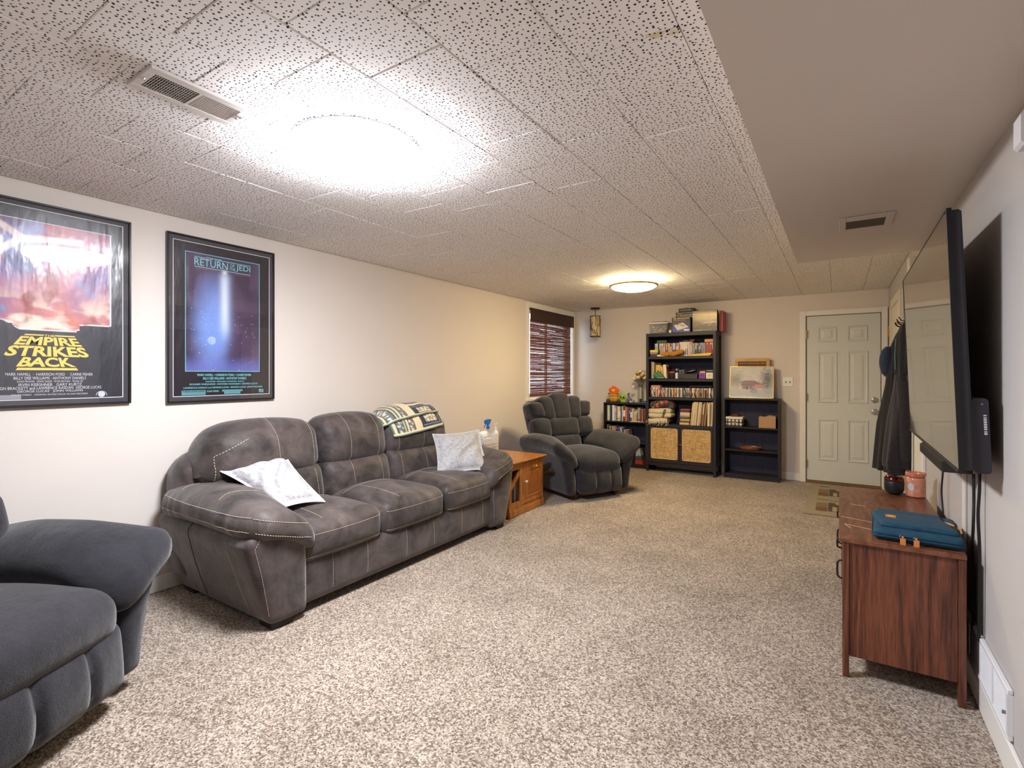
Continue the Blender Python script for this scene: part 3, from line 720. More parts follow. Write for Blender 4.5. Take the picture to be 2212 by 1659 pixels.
footm = M('foot_dark', (30, 22, 20), .5)
SX, SY = -2.87, 2.545
sofa = thing('sofa', 'grey brown faux suede three seat sofa with contrast stitching', 'sofa', (SX, SY, 0))
softobj('frame', *soft((.40, 1.02, .135), .03, .05, c=(.0, 0, .18)), suede, sofa)
V, F = soft((.03, .905, .122), .03, .03, (.012, 0, 0), c=(.415, 0, .172)); rail = softobj('front_rail', V, F, suede, sofa); T = tree_of(V, F)
st = MB()
for y in (-.68, -.43, -.10, .17, .49, .76): dash(st, cast(T, line((.5, y, .095), (.5, y, .285)), (-1, 0, 0)))
st.build('stitching', thread, rail)
def bfn(P, Q):
    P = P.copy(); top = sstep(.2, 1, Q[:, 2]); P[:, 2] -= .10 * np.abs(Q[:, 1]) ** 8 * top; P[:, 0] += -.03 * Q[:, 2]; return P
softobj('back_frame', *soft((.12, 1.135, .385), .09, .04, (.02, .02, 0), bfn, c=(-.405, 0, .485)), suede, sofa)
for s in (-1, 1):
    def afn(P, Q, s=s):
        P = P.copy(); t_ = (Q[:, 2] + 1) / 2; wo = (1 + s * Q[:, 1]) / 2
        P[:, 1] += s * (.085 * t_ - .045 * (1 - t_)) * wo
        P[:, 2] -= .05 * np.abs(Q[:, 1]) ** 2.5 * t_
        P[:, 0] += .012 * (1 - Q[:, 1] ** 2) * (Q[:, 0] > .5)
        return P
    V, F = soft((.475, .13, .245), .032, .028, (.012, .012, 0), afn, c=(-.005, s * .985, .275))
    arm = softobj('arm', V, F, suede, sofa); T = tree_of(V, F); st = MB()
    # outline stitching of the front panel and seams of the side panel
    pts = [(.8, s * (1.075 + .0), .085), (.8, s * 1.12, .30), (.8, s * 1.155, .44), (.8, s * 1.13, .485), (.8, s * 1.07, .505), (.8, s * .98, .51), (.8, s * .915, .49), (.8, s * .885, .44), (.8, s * .878, .30), (.8, s * .88, .085)]
    pl = [];
    for a, b_ in zip(pts, pts[1:]): pl += line(a, b_, 12)
    dash(st, cast(T, pl, (-1, 0, 0)))
    dash(st, cast(T, line((.31, s * 2, .07), (.27, s * 2, .50)), (0, -s, 0)), .006, .006, .0011)
    st.build('stitching', thread, arm)
    sm = MB(); q = cast(T, line((-.12, s * 2, .06), (-.10, s * 2, .50)), (0, -s, 0), .0004)
    if len(q) > 2: sm.tube(q, .0022, 5)
    sm.build('seam', M('seam_dark', (48, 42, 42), .8), arm)
    def pfn(P, Q, s=s):
        P = P.copy(); wi = (1 - s * Q[:, 1]) / 2; f_ = sstep(-.1, 1, Q[:, 0])
        P[:, 2] -= (.04 + .10 * f_) * wi ** 1.6 + .03 * f_ + .025 * sstep(.3, 1, -Q[:, 0])
        P[:, 1] += -s * .03 * wi * f_ - s * .03 * sstep(.6, 1, Q[:, 0]) * (1 - wi)
        P[:, 2] += .040 * (1 - Q[:, 1] ** 2) * f_ * np.clip(-Q[:, 2], 0, 1)
        # gathered band round the outer edge
        band = np.exp(-(Q[:, 2] / .55) ** 2) * np.clip(np.maximum(s * Q[:, 1], Q[:, 0]), 0, 1) ** 4
        P[:, 1] += s * .004 * np.sin(P[:, 0] * 230) * band * (s * Q[:, 1] > .6); P[:, 0] += .004 * np.sin(P[:, 1] * 230) * band * (Q[:, 0] > .6)
        return P
    V, F = soft((.495, .178, .096), .088, .022, (.014, .012, .028), pfn, c=(.018, s * 1.014, .568))
    pad = softobj('arm_pad', V, F, suede, sofa); T = tree_of(V, F); st = MB()
    for zz in (.615, .548):                                     # two rows of stitches along the gathered band
        a = cast(T, line((-.42, s * 2, zz - .012), (.45, s * 2, zz - .022), 60), (0, -s, 0), .0035); b_ = cast(T, line((2, s * 1.15, zz - .026), (2, s * .87, zz - .11), 34), (-1, 0, 0), .0035)
        dash(st, a); dash(st, b_)
    for xx in (-.28, .12): dash(st, cast(T, line((xx, s * .90, 2), (xx + .03, s * 1.16, 2), 24), (0, 0, -1)))
    st.build('stitching', thread, pad)
for i, y in enumerate((-.6, 0, .6)):
    def cfn(P, Q):
        P = P.copy(); P[:, 2] += .02 * sstep(-1, .4, Q[:, 0]) * (Q[:, 2] > 0) - .018 * np.abs(Q[:, 1]) ** 6; return P
    V, F = soft((.385, .296, .098), .065, .025, (.03, .004, .045), cfn, c=(.075, y, .368))
    cu = softobj('seat_cushion', V, F, suede, sofa); T = tree_of(V, F); st = MB()
    dash(st, cast(T, line((2, y - .27, .425), (2, y + .27, .425), 50), (-1, 0, 0))); dash(st, cast(T, line((2, y - .27, .305), (2, y + .27, .305), 50), (-1, 0, 0)))
    dash(st, cast(T, line((.0, y - .25, 2), (.0, y + .25, 2), 40), (0, 0, -1))); dash(st, cast(T, line((.02, y - .13, 2), (.42, y - .13, 2), 40), (0, 0, -1)))
    st.build('stitching', thread, cu)
for i, (y, hw_) in enumerate(((-.692, .382), (0, .308), (.692, .382))):
    sgn = (-1, 0, 1)[i]
    def ufn(P, Q):
        P = P.copy(); P[:, 0] -= .16 * (P[:, 2])
        out = np.clip(sgn * Q[:, 1], 0, 1); P[:, 2] -= .10 * out ** 5 * (Q[:, 2] > -.2) + .02 * np.abs(Q[:, 1]) ** 4 * (Q[:, 2] > 0)
        P[:, 0] -= .05 * out ** 4
        return P
    V, F = soft((.135, hw_, .172), .10, .026, (.045, 0, .03), ufn, c=(-.275, y, .815))
    bc = softobj('back_cushion', V, F, suede, sofa); T = tree_of(V, F); st = MB(); TU = T
    if i == 2: T_RIGHT = (V + np.array((SX, SY, 0)), F)
    sy = {0: (-.66, -.395), 1: (-.10, .17), 2: (.395, .66)}[i]
    for yy in sy:
        dash(st, cast(T, line((.0, yy, .68), (.0, yy, .95), 40), (-1, 0, -.25)))
        dash(st, cast(T, line((-.14, yy, 2), (-.36, yy, 2), 30), (0, 0, -1)))
    if sgn: dash(st, cast(T, [(.0, sgn * 1.02, z) for z in np.linspace(.70, .84, 24)] + [(.0, sgn * lerp(1.02, .84, k), lerp(.84, .925, k)) for k in np.linspace(0, 1, 24)], (-1, 0, -.1)), .011, .007, .0019)
    st.build('stitching', thread, bc)
    V, F = soft((.125, hw_ - (.01 if sgn == 0 else .02), .145), .08, .028, (.035, 0, 0), lambda P, Q: np.stack([P[:, 0] - .22 * P[:, 2], P[:, 1], P[:, 2]], 1), c=(-.215, y - sgn * .02, .565))
    lc = softobj('lumbar_cushion', V, F, suede, sofa); T = tree_of(V, F); st = MB()
    for yy in sy: dash(st, cast(T, line((.0, yy, .47), (.0, yy, .68), 40), (-1, 0, -.1)))
    st.build('stitching', thread, lc)
for x, y in ((.40, -1.0), (.40, 1.0), (-.40, -1.0), (-.40, 1.0)): MB().box(x - .06, x + .06, y - .055, y + .055, 0, .050, 0, .006).build('foot', footm, sofa, smooth=False)

# cushions
pilm = M('pillow_white', (182, 180, 181), .85, noise=(26, 4, (156, 153, 156), .45, .68), bump=(30, .5, .006), stretch=(.7, 3, 2))
def pillow(label, A, B, C_, D, thick, up, sag=0.0):
    A, B, C_, D = [np.array(p, float) for p in (A, B, C_, D)]; c0 = (A + B + C_ + D) / 4; t = thing('throw_pillow', label, 'pillow', tuple(c0))
    n = np.cross(B - A, D - A); n /= np.linalg.norm(n); n = n if np.dot(n, up) > 0 else -n
    def pos(u, v, sgn):
        a, b_ = 2 * u - 1, 2 * v - 1
        # pull the sides in between the corners
        pu = a * (1 - .10 * (1 - b_ ** 2)); pv = b_ * (1 - .10 * (1 - a ** 2)); uu = ((pu + 1) / 2)[:, None]; vv = ((pv + 1) / 2)[:, None]
        P = A * (1 - uu) * (1 - vv) + B * uu * (1 - vv) + C_ * uu * vv + D * (1 - uu) * vv
        k = np.clip((1 - (np.abs(a) / .90) ** 2.4), 0, 1) ** .55 * np.clip((1 - (np.abs(b_) / .90) ** 2.4), 0, 1) ** .55
        wr = .011 * np.sin(9 * a + 5 * b_ + 2 * np.sin(4 * b_)) * k + .010 * np.exp(-((a * .7 + b_ * .7 - .1) / .10) ** 2) * k
        return P + n * ((sgn * (thick * k + .002) + (wr if sgn > 0 else 0))[:, None]) + up * (sag * (a * b_))[:, None] - c0
    up = np.array(up, float)
    N = 46; mb = MB(); g = np.linspace(0, 1, N + 1); u, v = np.meshgrid(g, g, indexing='ij'); u = u.ravel(); v = v.ravel()
    Ft = [(i * (N + 1) + j, (i + 1) * (N + 1) + j, (i + 1) * (N + 1) + j + 1, i * (N + 1) + j + 1) for i in range(N) for j in range(N)]
    V1, V2 = pos(u, v, 1), pos(u, v, -1); rim = [i * (N + 1) for i in range(N)] + [N * (N + 1) + j for j in range(N)] + [i * (N + 1) + N for i in range(N, 0, -1)] + [j for j in range(N, 0, -1)]
    o = (N + 1) ** 2; mb.add(np.concatenate([V1, V2]), Ft + [tuple(o + q for q in f[::-1]) for f in Ft] + [(rim[k], rim[(k + 1) % len(rim)], o + rim[(k + 1) % len(rim)], o + rim[k]) for k in range(len(rim))])
    mb.build('cover', pilm, t, ang=70)
    pp = [Vector((V1[k] + V2[k]) / 2) for k in rim]; MB().tube(pp, .003, 6, closed=True).build('piping', M('pillow_piping', (214, 212, 214), .85), t)
    return t
pillow('white throw pillow leaning over the near sofa arm', (-3.03, 1.54, .715), (-2.99, 1.945, .81), (-2.63, 1.955, .505), (-2.60, 1.66, .575), .085, (.6, 0, .8), .03)
pillow('white throw pillow propped at the far sofa arm', (-2.93, 3.27, .79), (-2.72, 3.66, .805), (-2.45, 3.45, .505), (-2.69, 3.06, .485), .075, (.8, -.3, .5))

# blanket over the right back cushion
T = tree_of(*T_RIGHT)
def blanket_cols(u, v):
    # u across, v from the wall over the top to the front hem
    c = np.tile(np.array(lin((226, 206, 170))), (len(u), 1)); navy = lin((34, 36, 62)); green = lin((92, 118, 96)); cream = lin((232, 216, 184))
    def put(mask, col): c[mask] = col
    for s0 in (0.0, .20):                                   # two striped borders side by side at the left
        put((u >= s0) & (u < s0 + .025), green); put((u >= s0 + .025) & (u < s0 + .06), cream); put((u >= s0 + .06) & (u < s0 + .075), lin((50, 58, 56)))
        pic = (u >= s0 + .075) & (u < s0 + .165); n = nz2(u * 9, v * 9, 7, 21)
        c[pic] = np.where((n[pic] > .62)[:, None], lin((214, 214, 206)), np.where((n[pic] > .42)[:, None], lin((104, 124, 92)), np.where((n[pic] > .3)[:, None], lin((92, 120, 150)), lin((150, 96, 70)))))
        put((u >= s0 + .165) & (u < s0 + .18), lin((50, 58, 56)))
    for k, v0 in enumerate((-.12, .22, .62)):                # navy squares holding small scenes
        q = (u > .50) & (u < .98) & (v > v0) & (v < v0 + .33); put(q, navy)
        q2 = (u > .535) & (u < .945) & (v > v0 + .028) & (v < v0 + .30); put(q2, lin((120, 150, 140))); q3 = (u > .548) & (u < .932) & (v > v0 + .038) & (v < v0 + .29); put(q3, navy)
        q4 = (u > .60) & (u < .88) & (v > v0 + .075) & (v < v0 + .255); n = nz2(u * 8, v * 8, 8, 30 + k)
        c[q4] = np.where((n[q4] > .55)[:, None], lin((222, 218, 206)), np.where((n[q4] > .4)[:, None], lin((118, 134, 96)), lin((196, 152, 110))))
        if k == 1:
            q5 = (((u - .74) / .11) ** 2 + ((v - v0 - .185) / .045) ** 2 < 1); put(q5 & q4, lin((150, 24, 34)))
    put(v > .975, green); put((v > .955) & (v <= .975), cream)
    return c
def drape(u, v, lift, ya, yb, th0, th1, skew=0.0):
    P = []; cx, cz = -3.19, .80
    for a, b_ in zip(u, v):
        y = lerp(ya, yb, a) + skew * b_ * (1 - a); th = R(lerp(th0, th1 + 14 * a, b_))
        d = Vector((math.cos(th), 0, math.sin(th))); yq = min(max(y, 2.875), 3.6)
        h = T.ray_cast(Vector((cx, yq, cz)) + d * .8, -d)
        r = ((h[0] - Vector((cx, yq, cz))).length if h[0] else .2)
        r += lift + .003 * math.sin(a * 23 + b_ * 4) + .004 * max(0, math.sin(a * 9 + 1.5)) - (.012 if y < 2.875 else 0) * (2.875 - y) * 20
        P.append((cx + d.x * r + 3.19, y - 3.1, cz + d.z * r - .8))
    return np.array(P)
bl = thing('blanket', 'folded patterned throw blanket over the sofa back', 'blanket', (-3.19, 3.1, .8))
bm_ = vcol('blanket_weave', .9, 0, bump=(500, .5, .002, (1, 1, 1)), sheen=.2)
gridobj('lower_fold', lambda u, v: drape(u, v, .012, 2.80, 3.47, 140, -2, .10), 60, 70, bm_, bl, blanket_cols, .008)
gridobj('upper_fold', lambda u, v: drape(u, v, .030, 2.79, 3.45, 142, 30, .03), 60, 56, bm_, bl, lambda u, v: blanket_cols(u, np.where(v > .93, v, v * .85)), .008)

# ------------------------------------------------------------------ recliners
velour = fabric('velour', (27, 26, 31), (46, 44, 50), 7, sheen=.35, weave=1.0, rough=.8, bump=(330, .7, .003), lo=.3, hi=.75)
woodb = M('recliner_wood', (92, 50, 34), .45, noise=(12, 4, (62, 32, 22), .35, .65), stretch=(2, 12, 12))
def recliner(loc, deg, label):
    t = thing('recliner', label, 'armchair', loc, R(deg))
    softobj('frame', *soft((.36, .31, .11), .03, .05, c=(-.02, 0, .20)), velour, t)
    for s in (-1, 1):
        def afn(P, Q, s=s):
            P = P.copy(); q = (Q[:, 2] + 1) / 2; wo = (1 + s * Q[:, 1]) / 2
            P[:, 1] += s * (.055 * q ** 2 + .055 * q ** 2 * wo - .02 * (1 - q) * wo); P[:, 2] -= .12 * (1 - wo) * q ** 2 * (Q[:, 0] > 0) * sstep(0, 1, Q[:, 0]); return P
        V, F = soft((.395, .062, .235), .035, .028, (.008, .006, 0), afn, c=(.0, s * .365, .30)); arm = softobj('arm', V, F, velour, t)
        def pfn(P, Q, s=s):
            P = P.copy(); wi = (1 - s * Q[:, 1]) / 2; f_ = sstep(.1, 1, Q[:, 0])
            P[:, 2] -= (.07 + .11 * f_) * wi ** 1.5 + .02 * f_ + .03 * sstep(.3, 1, -Q[:, 0])
            P[:, 1] += s * .03 * f_ * (1 - wi)
            P[:, 0] += .012 * np.sin(P[:, 1] * 130) * 0
            g = np.clip(Q[:, 0], 0, 1) ** 6; P[:, 0] += .0035 * np.sin((P[:, 1] * .8 + P[:, 2] * .6) * 210) * g
            return P
        V, F = soft((.425, .128, .088), .084, .022, (.01, .01, .02), pfn, c=(.01, s * .415, .568)); pad = softobj('arm_pad', V, F, velour, t)
    V, F = soft((.325, .272, .105), .085, .024, (.03, .0, .05), lambda P, Q: np.stack([P[:, 0], P[:, 1], P[:, 2] - .015 * np.abs(Q[:, 1]) ** 4], 1), c=(.115, 0, .372)); softobj('seat', V, F, velour, t)
    def ffn(P, Q):
        P = P.copy(); g = sum(np.exp(-((P[:, 1] - yy) / .014) ** 2) for yy in (-.098, .098)); P[:, 0] -= .020 * g * (Q[:, 0] > 0); P[:, 0] += -.012 * Q[:, 2] - .018 * np.abs(Q[:, 1]) ** 8; return P
    V, F = soft((.062, .287, .135), .055, .0135, (.034, 0, .010), ffn, c=(.385, 0, .205)); softobj('footrest', V, F, velour, t)
    # reclined back, built upright then leaned
    ca, sa = math.cos(R(15)), math.sin(R(15))
    def lean(V): V = np.asarray(V); x, z = V[:, 0], V[:, 2]; return np.stack([x * ca - z * sa - .24, V[:, 1], x * sa + z * ca + .40], 1)
    V, F = soft((.075, .37, .335), .06, .035, (.01, 0, 0), lambda P, Q: np.stack([P[:, 0], P[:, 1] * (1 + .09 * Q[:, 2]), P[:, 2] - .055 * np.abs(Q[:, 1]) ** 3 * (Q[:, 2] > 0)], 1), c=(-.115, 0, .325)); softobj('back_shell', lean(V), F, velour, t)
    ys = (-.315, -.18, 0, .18, .315); ws = (.094, .094, .128, .094, .094)
    for y, w_ in zip(ys, ws):
        def ch(P, Q, y=y):
            P = P.copy(); tz = (Q[:, 2] + 1) / 2; P[:, 1] += y * .12 * tz; P[:, 2] -= .10 * (abs(y) / .3) ** 1.6 * (Q[:, 2] + .4) * .7; return P
        V, F = soft((.098, w_, .162), .058, .016, (.024, .002, .018), ch, c=(.0, y, .525)); softobj('headrest', lean(V), F, velour, t)
    for y, w_ in ((-.30, .118), (0, .21), (.30, .118)):
        V, F = soft((.09, w_, .118), .06, .022, (.035, 0, .004), c=(.015, y, .285)); softobj('back_cushion', lean(V), F, velour, t)
    V, F = soft((.085, .205, .10), .06, .024, (.03, 0, 0), c=(.03, 0, .10)); softobj('lumbar_cushion', lean(V), F, velour, t)
    for s in (-1, 1): MB().box(-.36, .33, s * .27 - .022, s * .27 + .022, .001, .06, 0, .006).box(-.36, .33, s * .27 - .010, s * .27 + .01, .055, .10).build('base_rail', woodb, t, smooth=False)
    for x in (-.3, .26): MB().box(x - .03, x + .03, -.25, .25, .01, .055, 0, .004).build('cross_rail', woodb, t, smooth=False)
    h = MB(); h.tube([(.06, -.405, .245), (.06, -.455, .25)], .014, 8); h.tube([(.05, -.455, .245), (.12, -.475, .27), (.20, -.50, .305), (.235, -.505, .315)], [.017, .019, .021, .018], 10); h.build('lever', woodb, t)
    return t
recliner((-2.62, .40, 0), 28.6, 'charcoal velour recliner in the near foreground beside the wall')
recliner((-2.455, 5.14, 0), -27, 'charcoal velour recliner in the far corner in front of the window')

# ------------------------------------------------------------------ bookcases on the back wall
bkb = M('black_brown', (38, 35, 41), .5, bump=(180, .05, .001))
navyb = M('back_panel_navy', (42, 43, 64), .6)
# tall one
BX0, BX1, BF, BB = -2.195, -1.302, 6.735, 7.085
tb = thing('tall_bookcase', 'tall black bookcase with two rattan cabinet doors', 'bookcase', ((BX0 + BX1) / 2, (BF + BB) / 2, 0))
ox, oy = tb.location.x, tb.location.y
def LB(mb, x0, x1, y0, y1, z0, z1, b=.002): return mb.box(x0 - ox, x1 - ox, y0 - oy, y1 - oy, z0, z1, 0, b)
for x0 in (BX0, BX1 - .034):
    for y0 in (BF, BB - .034): LB(MB(), x0, x0 + .034, y0, y0 + .034, 0, 1.806).build('leg', bkb, tb, smooth=False)
for x0 in (BX0 + .012, BX1 - .022): LB(MB(), x0, x0 + .010, BF + .034, BB - .034, .64, 1.806, 0).build('side_panel', bkb, tb, smooth=False)
for x0 in (BX0 + .012, BX1 - .022): LB(MB(), x0, x0 + .010, BF + .034, BB - .034, .16, .605, 0).build('side_panel', bkb, tb, smooth=False)
for x0 in (BX0 + .004, BX1 - .03): LB(LB(LB(MB(), x0, x0 + .026, BF + .034, BB - .034, .605, .64), x0, x0 + .026, BF + .034, BB - .034, .12, .16), x0, x0 + .026, BF + .034, BB - .034, 0.004, .03).build('side_rail', bkb, tb, smooth=False)
LB(MB(), BX0, BX1, BF, BB, 1.806, 1.852).build('top', bkb, tb, smooth=False)
LB(MB(), BX0 + .034, BX1 - .034, BB - .012, BB - .004, .12, 1.806, 0).build('back_panel', navyb, tb, smooth=False)
for z1 in (1.541, 1.245, 1.000): LB(MB(), BX0 + .0345, BX1 - .0345, BF + .003, BB - .0125, z1 - .036, z1).build('shelf', bkb, tb, smooth=False)
LB(MB(), BX0 + .0345, BX1 - .0345, BF + .001, BB - .0125, .604, .640).build('shelf', bkb, tb, smooth=False)
LB(MB(), BX0 + .0345, BX1 - .0345, BF + .02, BB - .0125, .125, .15).build('shelf', bkb, tb, smooth=False)
LB(MB(), BX0 + .034, BX1 - .034, BF + .006, BF + .028, .080, .122).build('rail', bkb, tb, smooth=False)
m, nt, b = nodes('rattan')
tc = nt.nodes.new('ShaderNodeTexCoord')
cols = []
for axis, sc in ((0, 240), (2, 240)):
    mp = nt.nodes.new('ShaderNodeMapping'); mp.inputs['Scale'].default_value = (1, 1, .06) if axis == 0 else (.06, 1, 1)
    nn = nt.nodes.new('ShaderNodeTexNoise'); nn.inputs['Scale'].default_value = sc; nn.inputs['Detail'].default_value = 2
    nt.links.new(tc.outputs['Object'], mp.inputs[0]); nt.links.new(mp.outputs[0], nn.inputs['Vector']); cols.append(nn)
ad = nt.nodes.new('ShaderNodeMath'); ad.operation = 'ADD'; nt.links.new(cols[0].outputs['Fac'], ad.inputs[0]); nt.links.new(cols[1].outputs['Fac'], ad.inputs[1])
hf = nt.nodes.new('ShaderNodeMath'); hf.operation = 'MULTIPLY'; hf.inputs[1].default_value = .5; nt.links.new(ad.outputs[0], hf.inputs[0])
r = nt.nodes.new('ShaderNodeValToRGB'); r.color_ramp.elements[0].position = .38; r.color_ramp.elements[0].color = lin4((140, 106, 60)); r.color_ramp.elements[1].position = .60; r.color_ramp.elements[1].color = lin4((214, 178, 122))
nt.links.new(hf.outputs[0], r.inputs[0]); nt.links.new(r.outputs[0], b.inputs['Base Color']); b.inputs['Roughness'].default_value = .65
bp = nt.nodes.new('ShaderNodeBump'); bp.inputs['Strength'].default_value = .6; bp.inputs['Distance'].default_value = .002; nt.links.new(hf.outputs[0], bp.inputs['Height']); nt.links.new(bp.outputs['Normal'], b.inputs['Normal'])
ratt = m; rim_m = M('rattan_rim', (226, 186, 122), .55); copper = M('copper_knob', (168, 116, 92), .3, metal=.9)
def rrect(x0, x1, z0, z1, r_, n=6):
    P = []
    for cx_, cz_, a0 in ((x1 - r_, z1 - r_, 0), (x0 + r_, z1 - r_, 90), (x0 + r_, z0 + r_, 180), (x1 - r_, z0 + r_, 270)):
        for k in range(n + 1): a = R(a0 + 90 * k / n); P.append((cx_ + r_ * math.cos(a), cz_ + r_ * math.sin(a)))
    return P
for (x0, x1, ix0, ix1, kx) in ((-2.159, -1.7505, -2.124, -1.779, -1.764), (-1.7465, -1.338, -1.714, -1.367, -1.732)):
    d = LB(MB(), x0, x1, BF + .001, BF + .02, .126, .602).build('door', bkb, tb, smooth=False)
    MB().prism(rrect(ix0 - ox, ix1 - ox, .180, .582, .022), BF - .0012 - oy, BF + .0008 - oy, ax=('x', 'z', 'y')).build('rattan_panel', ratt, d, smooth=False)
    MB().tube([(p[0], BF - .0015 - oy, p[1]) for p in rrect(ix0 - ox, ix1 - ox, .180, .582, .022)], .0042, 6, closed=True).build('rattan_rim', rim_m, d)
    MB().lathe([(0, 0), (.006, 0), (.006, -.010), (.013, -.014), (.014, -.022), (.009, -.027), (0, -.028)], 14, (kx - ox, BF - oy, .384), axis='y', caps=False).build('knob', copper, d)

def low_case(name, label, x0, x1, f, bk, h, shelves, parent_mat, seams=True):
    t = thing(name, label, 'bookcase', ((x0 + x1) / 2, (f + bk) / 2, 0)); hx = (x1 - x0) / 2; hy = (bk - f) / 2
    for s in (-1, 1): MB().box(s * hx, s * (hx - .016), -hy, hy, 0, h - .018, 0, .0015).build('side_panel', parent_mat, t, smooth=False)
    MB().box(-hx, hx, -hy, hy, h - .018, h, 0, .0015).build('top', parent_mat, t, smooth=False)
    for z in shelves: MB().box(-hx + .0165, hx - .0165, -hy + .006, hy - .008, z - .016, z, 0, .0015).build('shelf', parent_mat, t, smooth=False)
    MB().box(-hx + .0165, hx - .0165, -hy + .012, -hy + .026, .002, .039).build('plinth', parent_mat, t, smooth=False)
    for a, c in ((-hx + .0165, -hx / 3 - .001), (-hx / 3 + .001, hx / 3 - .001), (hx / 3 + .001, hx - .0165)): MB().box(a, c, hy - .0075, hy - .003, .002, h - .0185).build('back_board', navyb, t, smooth=False)
    return t
low_case('low_bookcase', 'low black bookcase with books and plush toys behind the recliner', -2.845, -2.218, 6.82, 7.082, .90, (.64, .355, .056), bkb)
low_case('low_bookcase', 'low black bookcase nearly empty with a landscape picture on top', -1.228, -.601, 6.828, 7.082, 1.002, (.645, .36, .056), bkb)

# ------------------------------------------------------------------ things on the shelves
page = M('page_cream', (222, 212, 190), .8)
CN = {'black': (34, 32, 36), 'cream': (220, 206, 176), 'teal': (44, 96, 116), 'navy': (40, 48, 84), 'white': (222, 220, 218), 'purple': (116, 78, 132), 'yellow': (222, 190, 62), 'blue': (62, 92, 160), 'brown': (104, 70, 44), 'orange': (212, 116, 56),
      'violet': (84, 74, 150), 'taupe': (118, 100, 92), 'red': (168, 56, 50), 'tan': (188, 156, 112), 'grey': (150, 154, 158), 'green': (78, 112, 88), 'pink': (206, 128, 128), 'maroon': (112, 34, 46), 'beige': (204, 184, 146), 'dark grey': (74, 72, 76), 'lilac': (168, 160, 178), 'gold': (204, 160, 72), 'sky blue': (108, 150, 178)}
def cm(n): return plain(CN[n], .5)
def book(x0, x1, y0, dep, z, h, colr, label, lean=0.0, group=None, nm='book', cat='book', paper=True, band=None):
    """upright volume with its spine at y0 facing the room"""
    t_ = x1 - x0; b_ = MB(); b_.box(-t_ / 2, t_ / 2, 0, dep, 0, h, 0, min(.0012, t_ * .2))
    if paper: b_.box(-t_ / 2 + t_ * .14, t_ / 2 - t_ * .14, .003, dep - .002, h, h + .0006, 1)
    if band: b_.box(-t_ / 2 + t_ * .12, t_ / 2 - t_ * .12, -.0006, .002, h * band[1], h * band[2], 2)
    o = b_.build(nm, [cm(colr), page] + ([plain(band[0], .5)] if band else []), smooth=False)
    o.location = ((x0 + x1) / 2, y0, z + .0008 + abs(math.sin(lean)) * t_ / 2); o.rotation_euler = (0, lean, 0)
    return tag(o, label, cat, group)
cnt = {}
def nth(key): cnt[key] = cnt.get(key, 0) + 1; return cnt[key]
def ordn(n): return ORD[n - 1] if n <= 20 else '%dth' % n
# upper shelf of the low bookcase: widths in crop pixels of the photograph
row = [('black', 50, 560), ('cream', 38, 575), ('cream', 38, 560), ('teal', 38, 575), ('navy', 40, 560), ('white', 72, 590), ('lilac', 62, 545), ('purple', 24, 530), ('white', 40, 535), ('yellow', 58, 525), ('blue', 44, 530), ('white', 26, 545), ('brown', 78, 590), ('orange', 50, 515), ('violet', 68, 495), ('black', 18, 470), ('taupe', 66, 490), ('cream', 40, 470), ('black', 18, 420), ('beige', 40, 400), ('tan', 44, 430), ('black', 18, 520), ('grey', 66, 505), ('brown', 52, 470), ('orange', 32, 455), ('navy', 46, 465), ('red', 36, 460)]
x = -2.822; tot = sum(r_[1] for r_ in row); sc = (.585) / tot
for i, (c, w_, h_) in enumerate(row):
    k = nth('a' + c); same = sum(1 for r_ in row if r_[0] == c)
    lab = ('%s book standing on the upper shelf below the plush toys' % c) if same == 1 else ('%s %s book from the window end on the shelf below plush toys' % (ordn(k), c))
    wd = w_ * sc; book(x + .0004, x + wd - .0004, 6.838 + random.uniform(0, .012), .15 + random.uniform(0, .03), .64, min(.222, h_ * .000385), c, lab, group='books on the upper shelf', band=random.choice([None, ((210, 200, 180), .62, .85), ((40, 40, 50), .12, .2), ((230, 225, 215), .3, .7)])); x += wd
tag(MB().box(-.10, .10, 0, .09, 0, .0025).box(-.09, .08, .008, .095, .0025, .005).build('papers', M('paper_white', (214, 212, 216), .7), loc=(-2.36, 6.826, .6408), rot=(0, 0, .05), smooth=False), 'loose papers lying on the shelf edge in front of the books', 'papers')
row = [('taupe', .017, .225, .0), ('black', .013, .20, .13), ('cream', .012, .205, .13), ('brown', .016, .20, .13), ('tan', .018, .205, .13), ('grey', .016, .21, .13), ('pink', .014, .205, .13), ('black', .012, .16, .13), ('cream', .009, .135, .13), ('maroon', .010, .13, .13), ('blue', .032, .20, .13), ('white', .012, .195, .13), ('green', .014, .19, .13), ('dark grey', .014, .195, .13), ('lilac', .018, .165, .13), ('taupe', .045, .165, .13)]
x = -2.80
for i, (c, w_, h_, ln) in enumerate(row):
    k = nth('b' + c); same = sum(1 for r_ in row if r_[0] == c)
    lab = ('leaning %s book on the middle shelf behind the recliner arm' % c) if same == 1 else ('%s leaning %s book from the window end behind the recliner arm' % (ordn(k), c))
    x += .026 if i == 1 else 0; book(x, x + w_, 6.84, .15, .3555, h_, c, lab, lean=-ln, group='books leaning on the middle shelf'); x += w_ / math.cos(ln) + (.002 if i % 3 else .004)
tag(MB().prism([(-.05, 0), (.055, 0), (.045, .05), (-.05, .05)], -.06, .06, 0, ax=('x', 'z', 'y')).prism([(-.05, .05), (.045, .05), (.03, .12), (-.05, .11)], -.06, .06, 1, ax=('x', 'z', 'y')).prism([(-.05, .11), (.03, .12), (.012, .21), (-.03, .215)], -.06, .06, 2, ax=('x', 'z', 'y')).build('tote_bag', [cm('red'), cm('dark grey'), cm('grey')], loc=(-2.33, 6.90, .0565), smooth=False), 'red and grey bag slumped on the lowest shelf behind the recliner', 'bag')

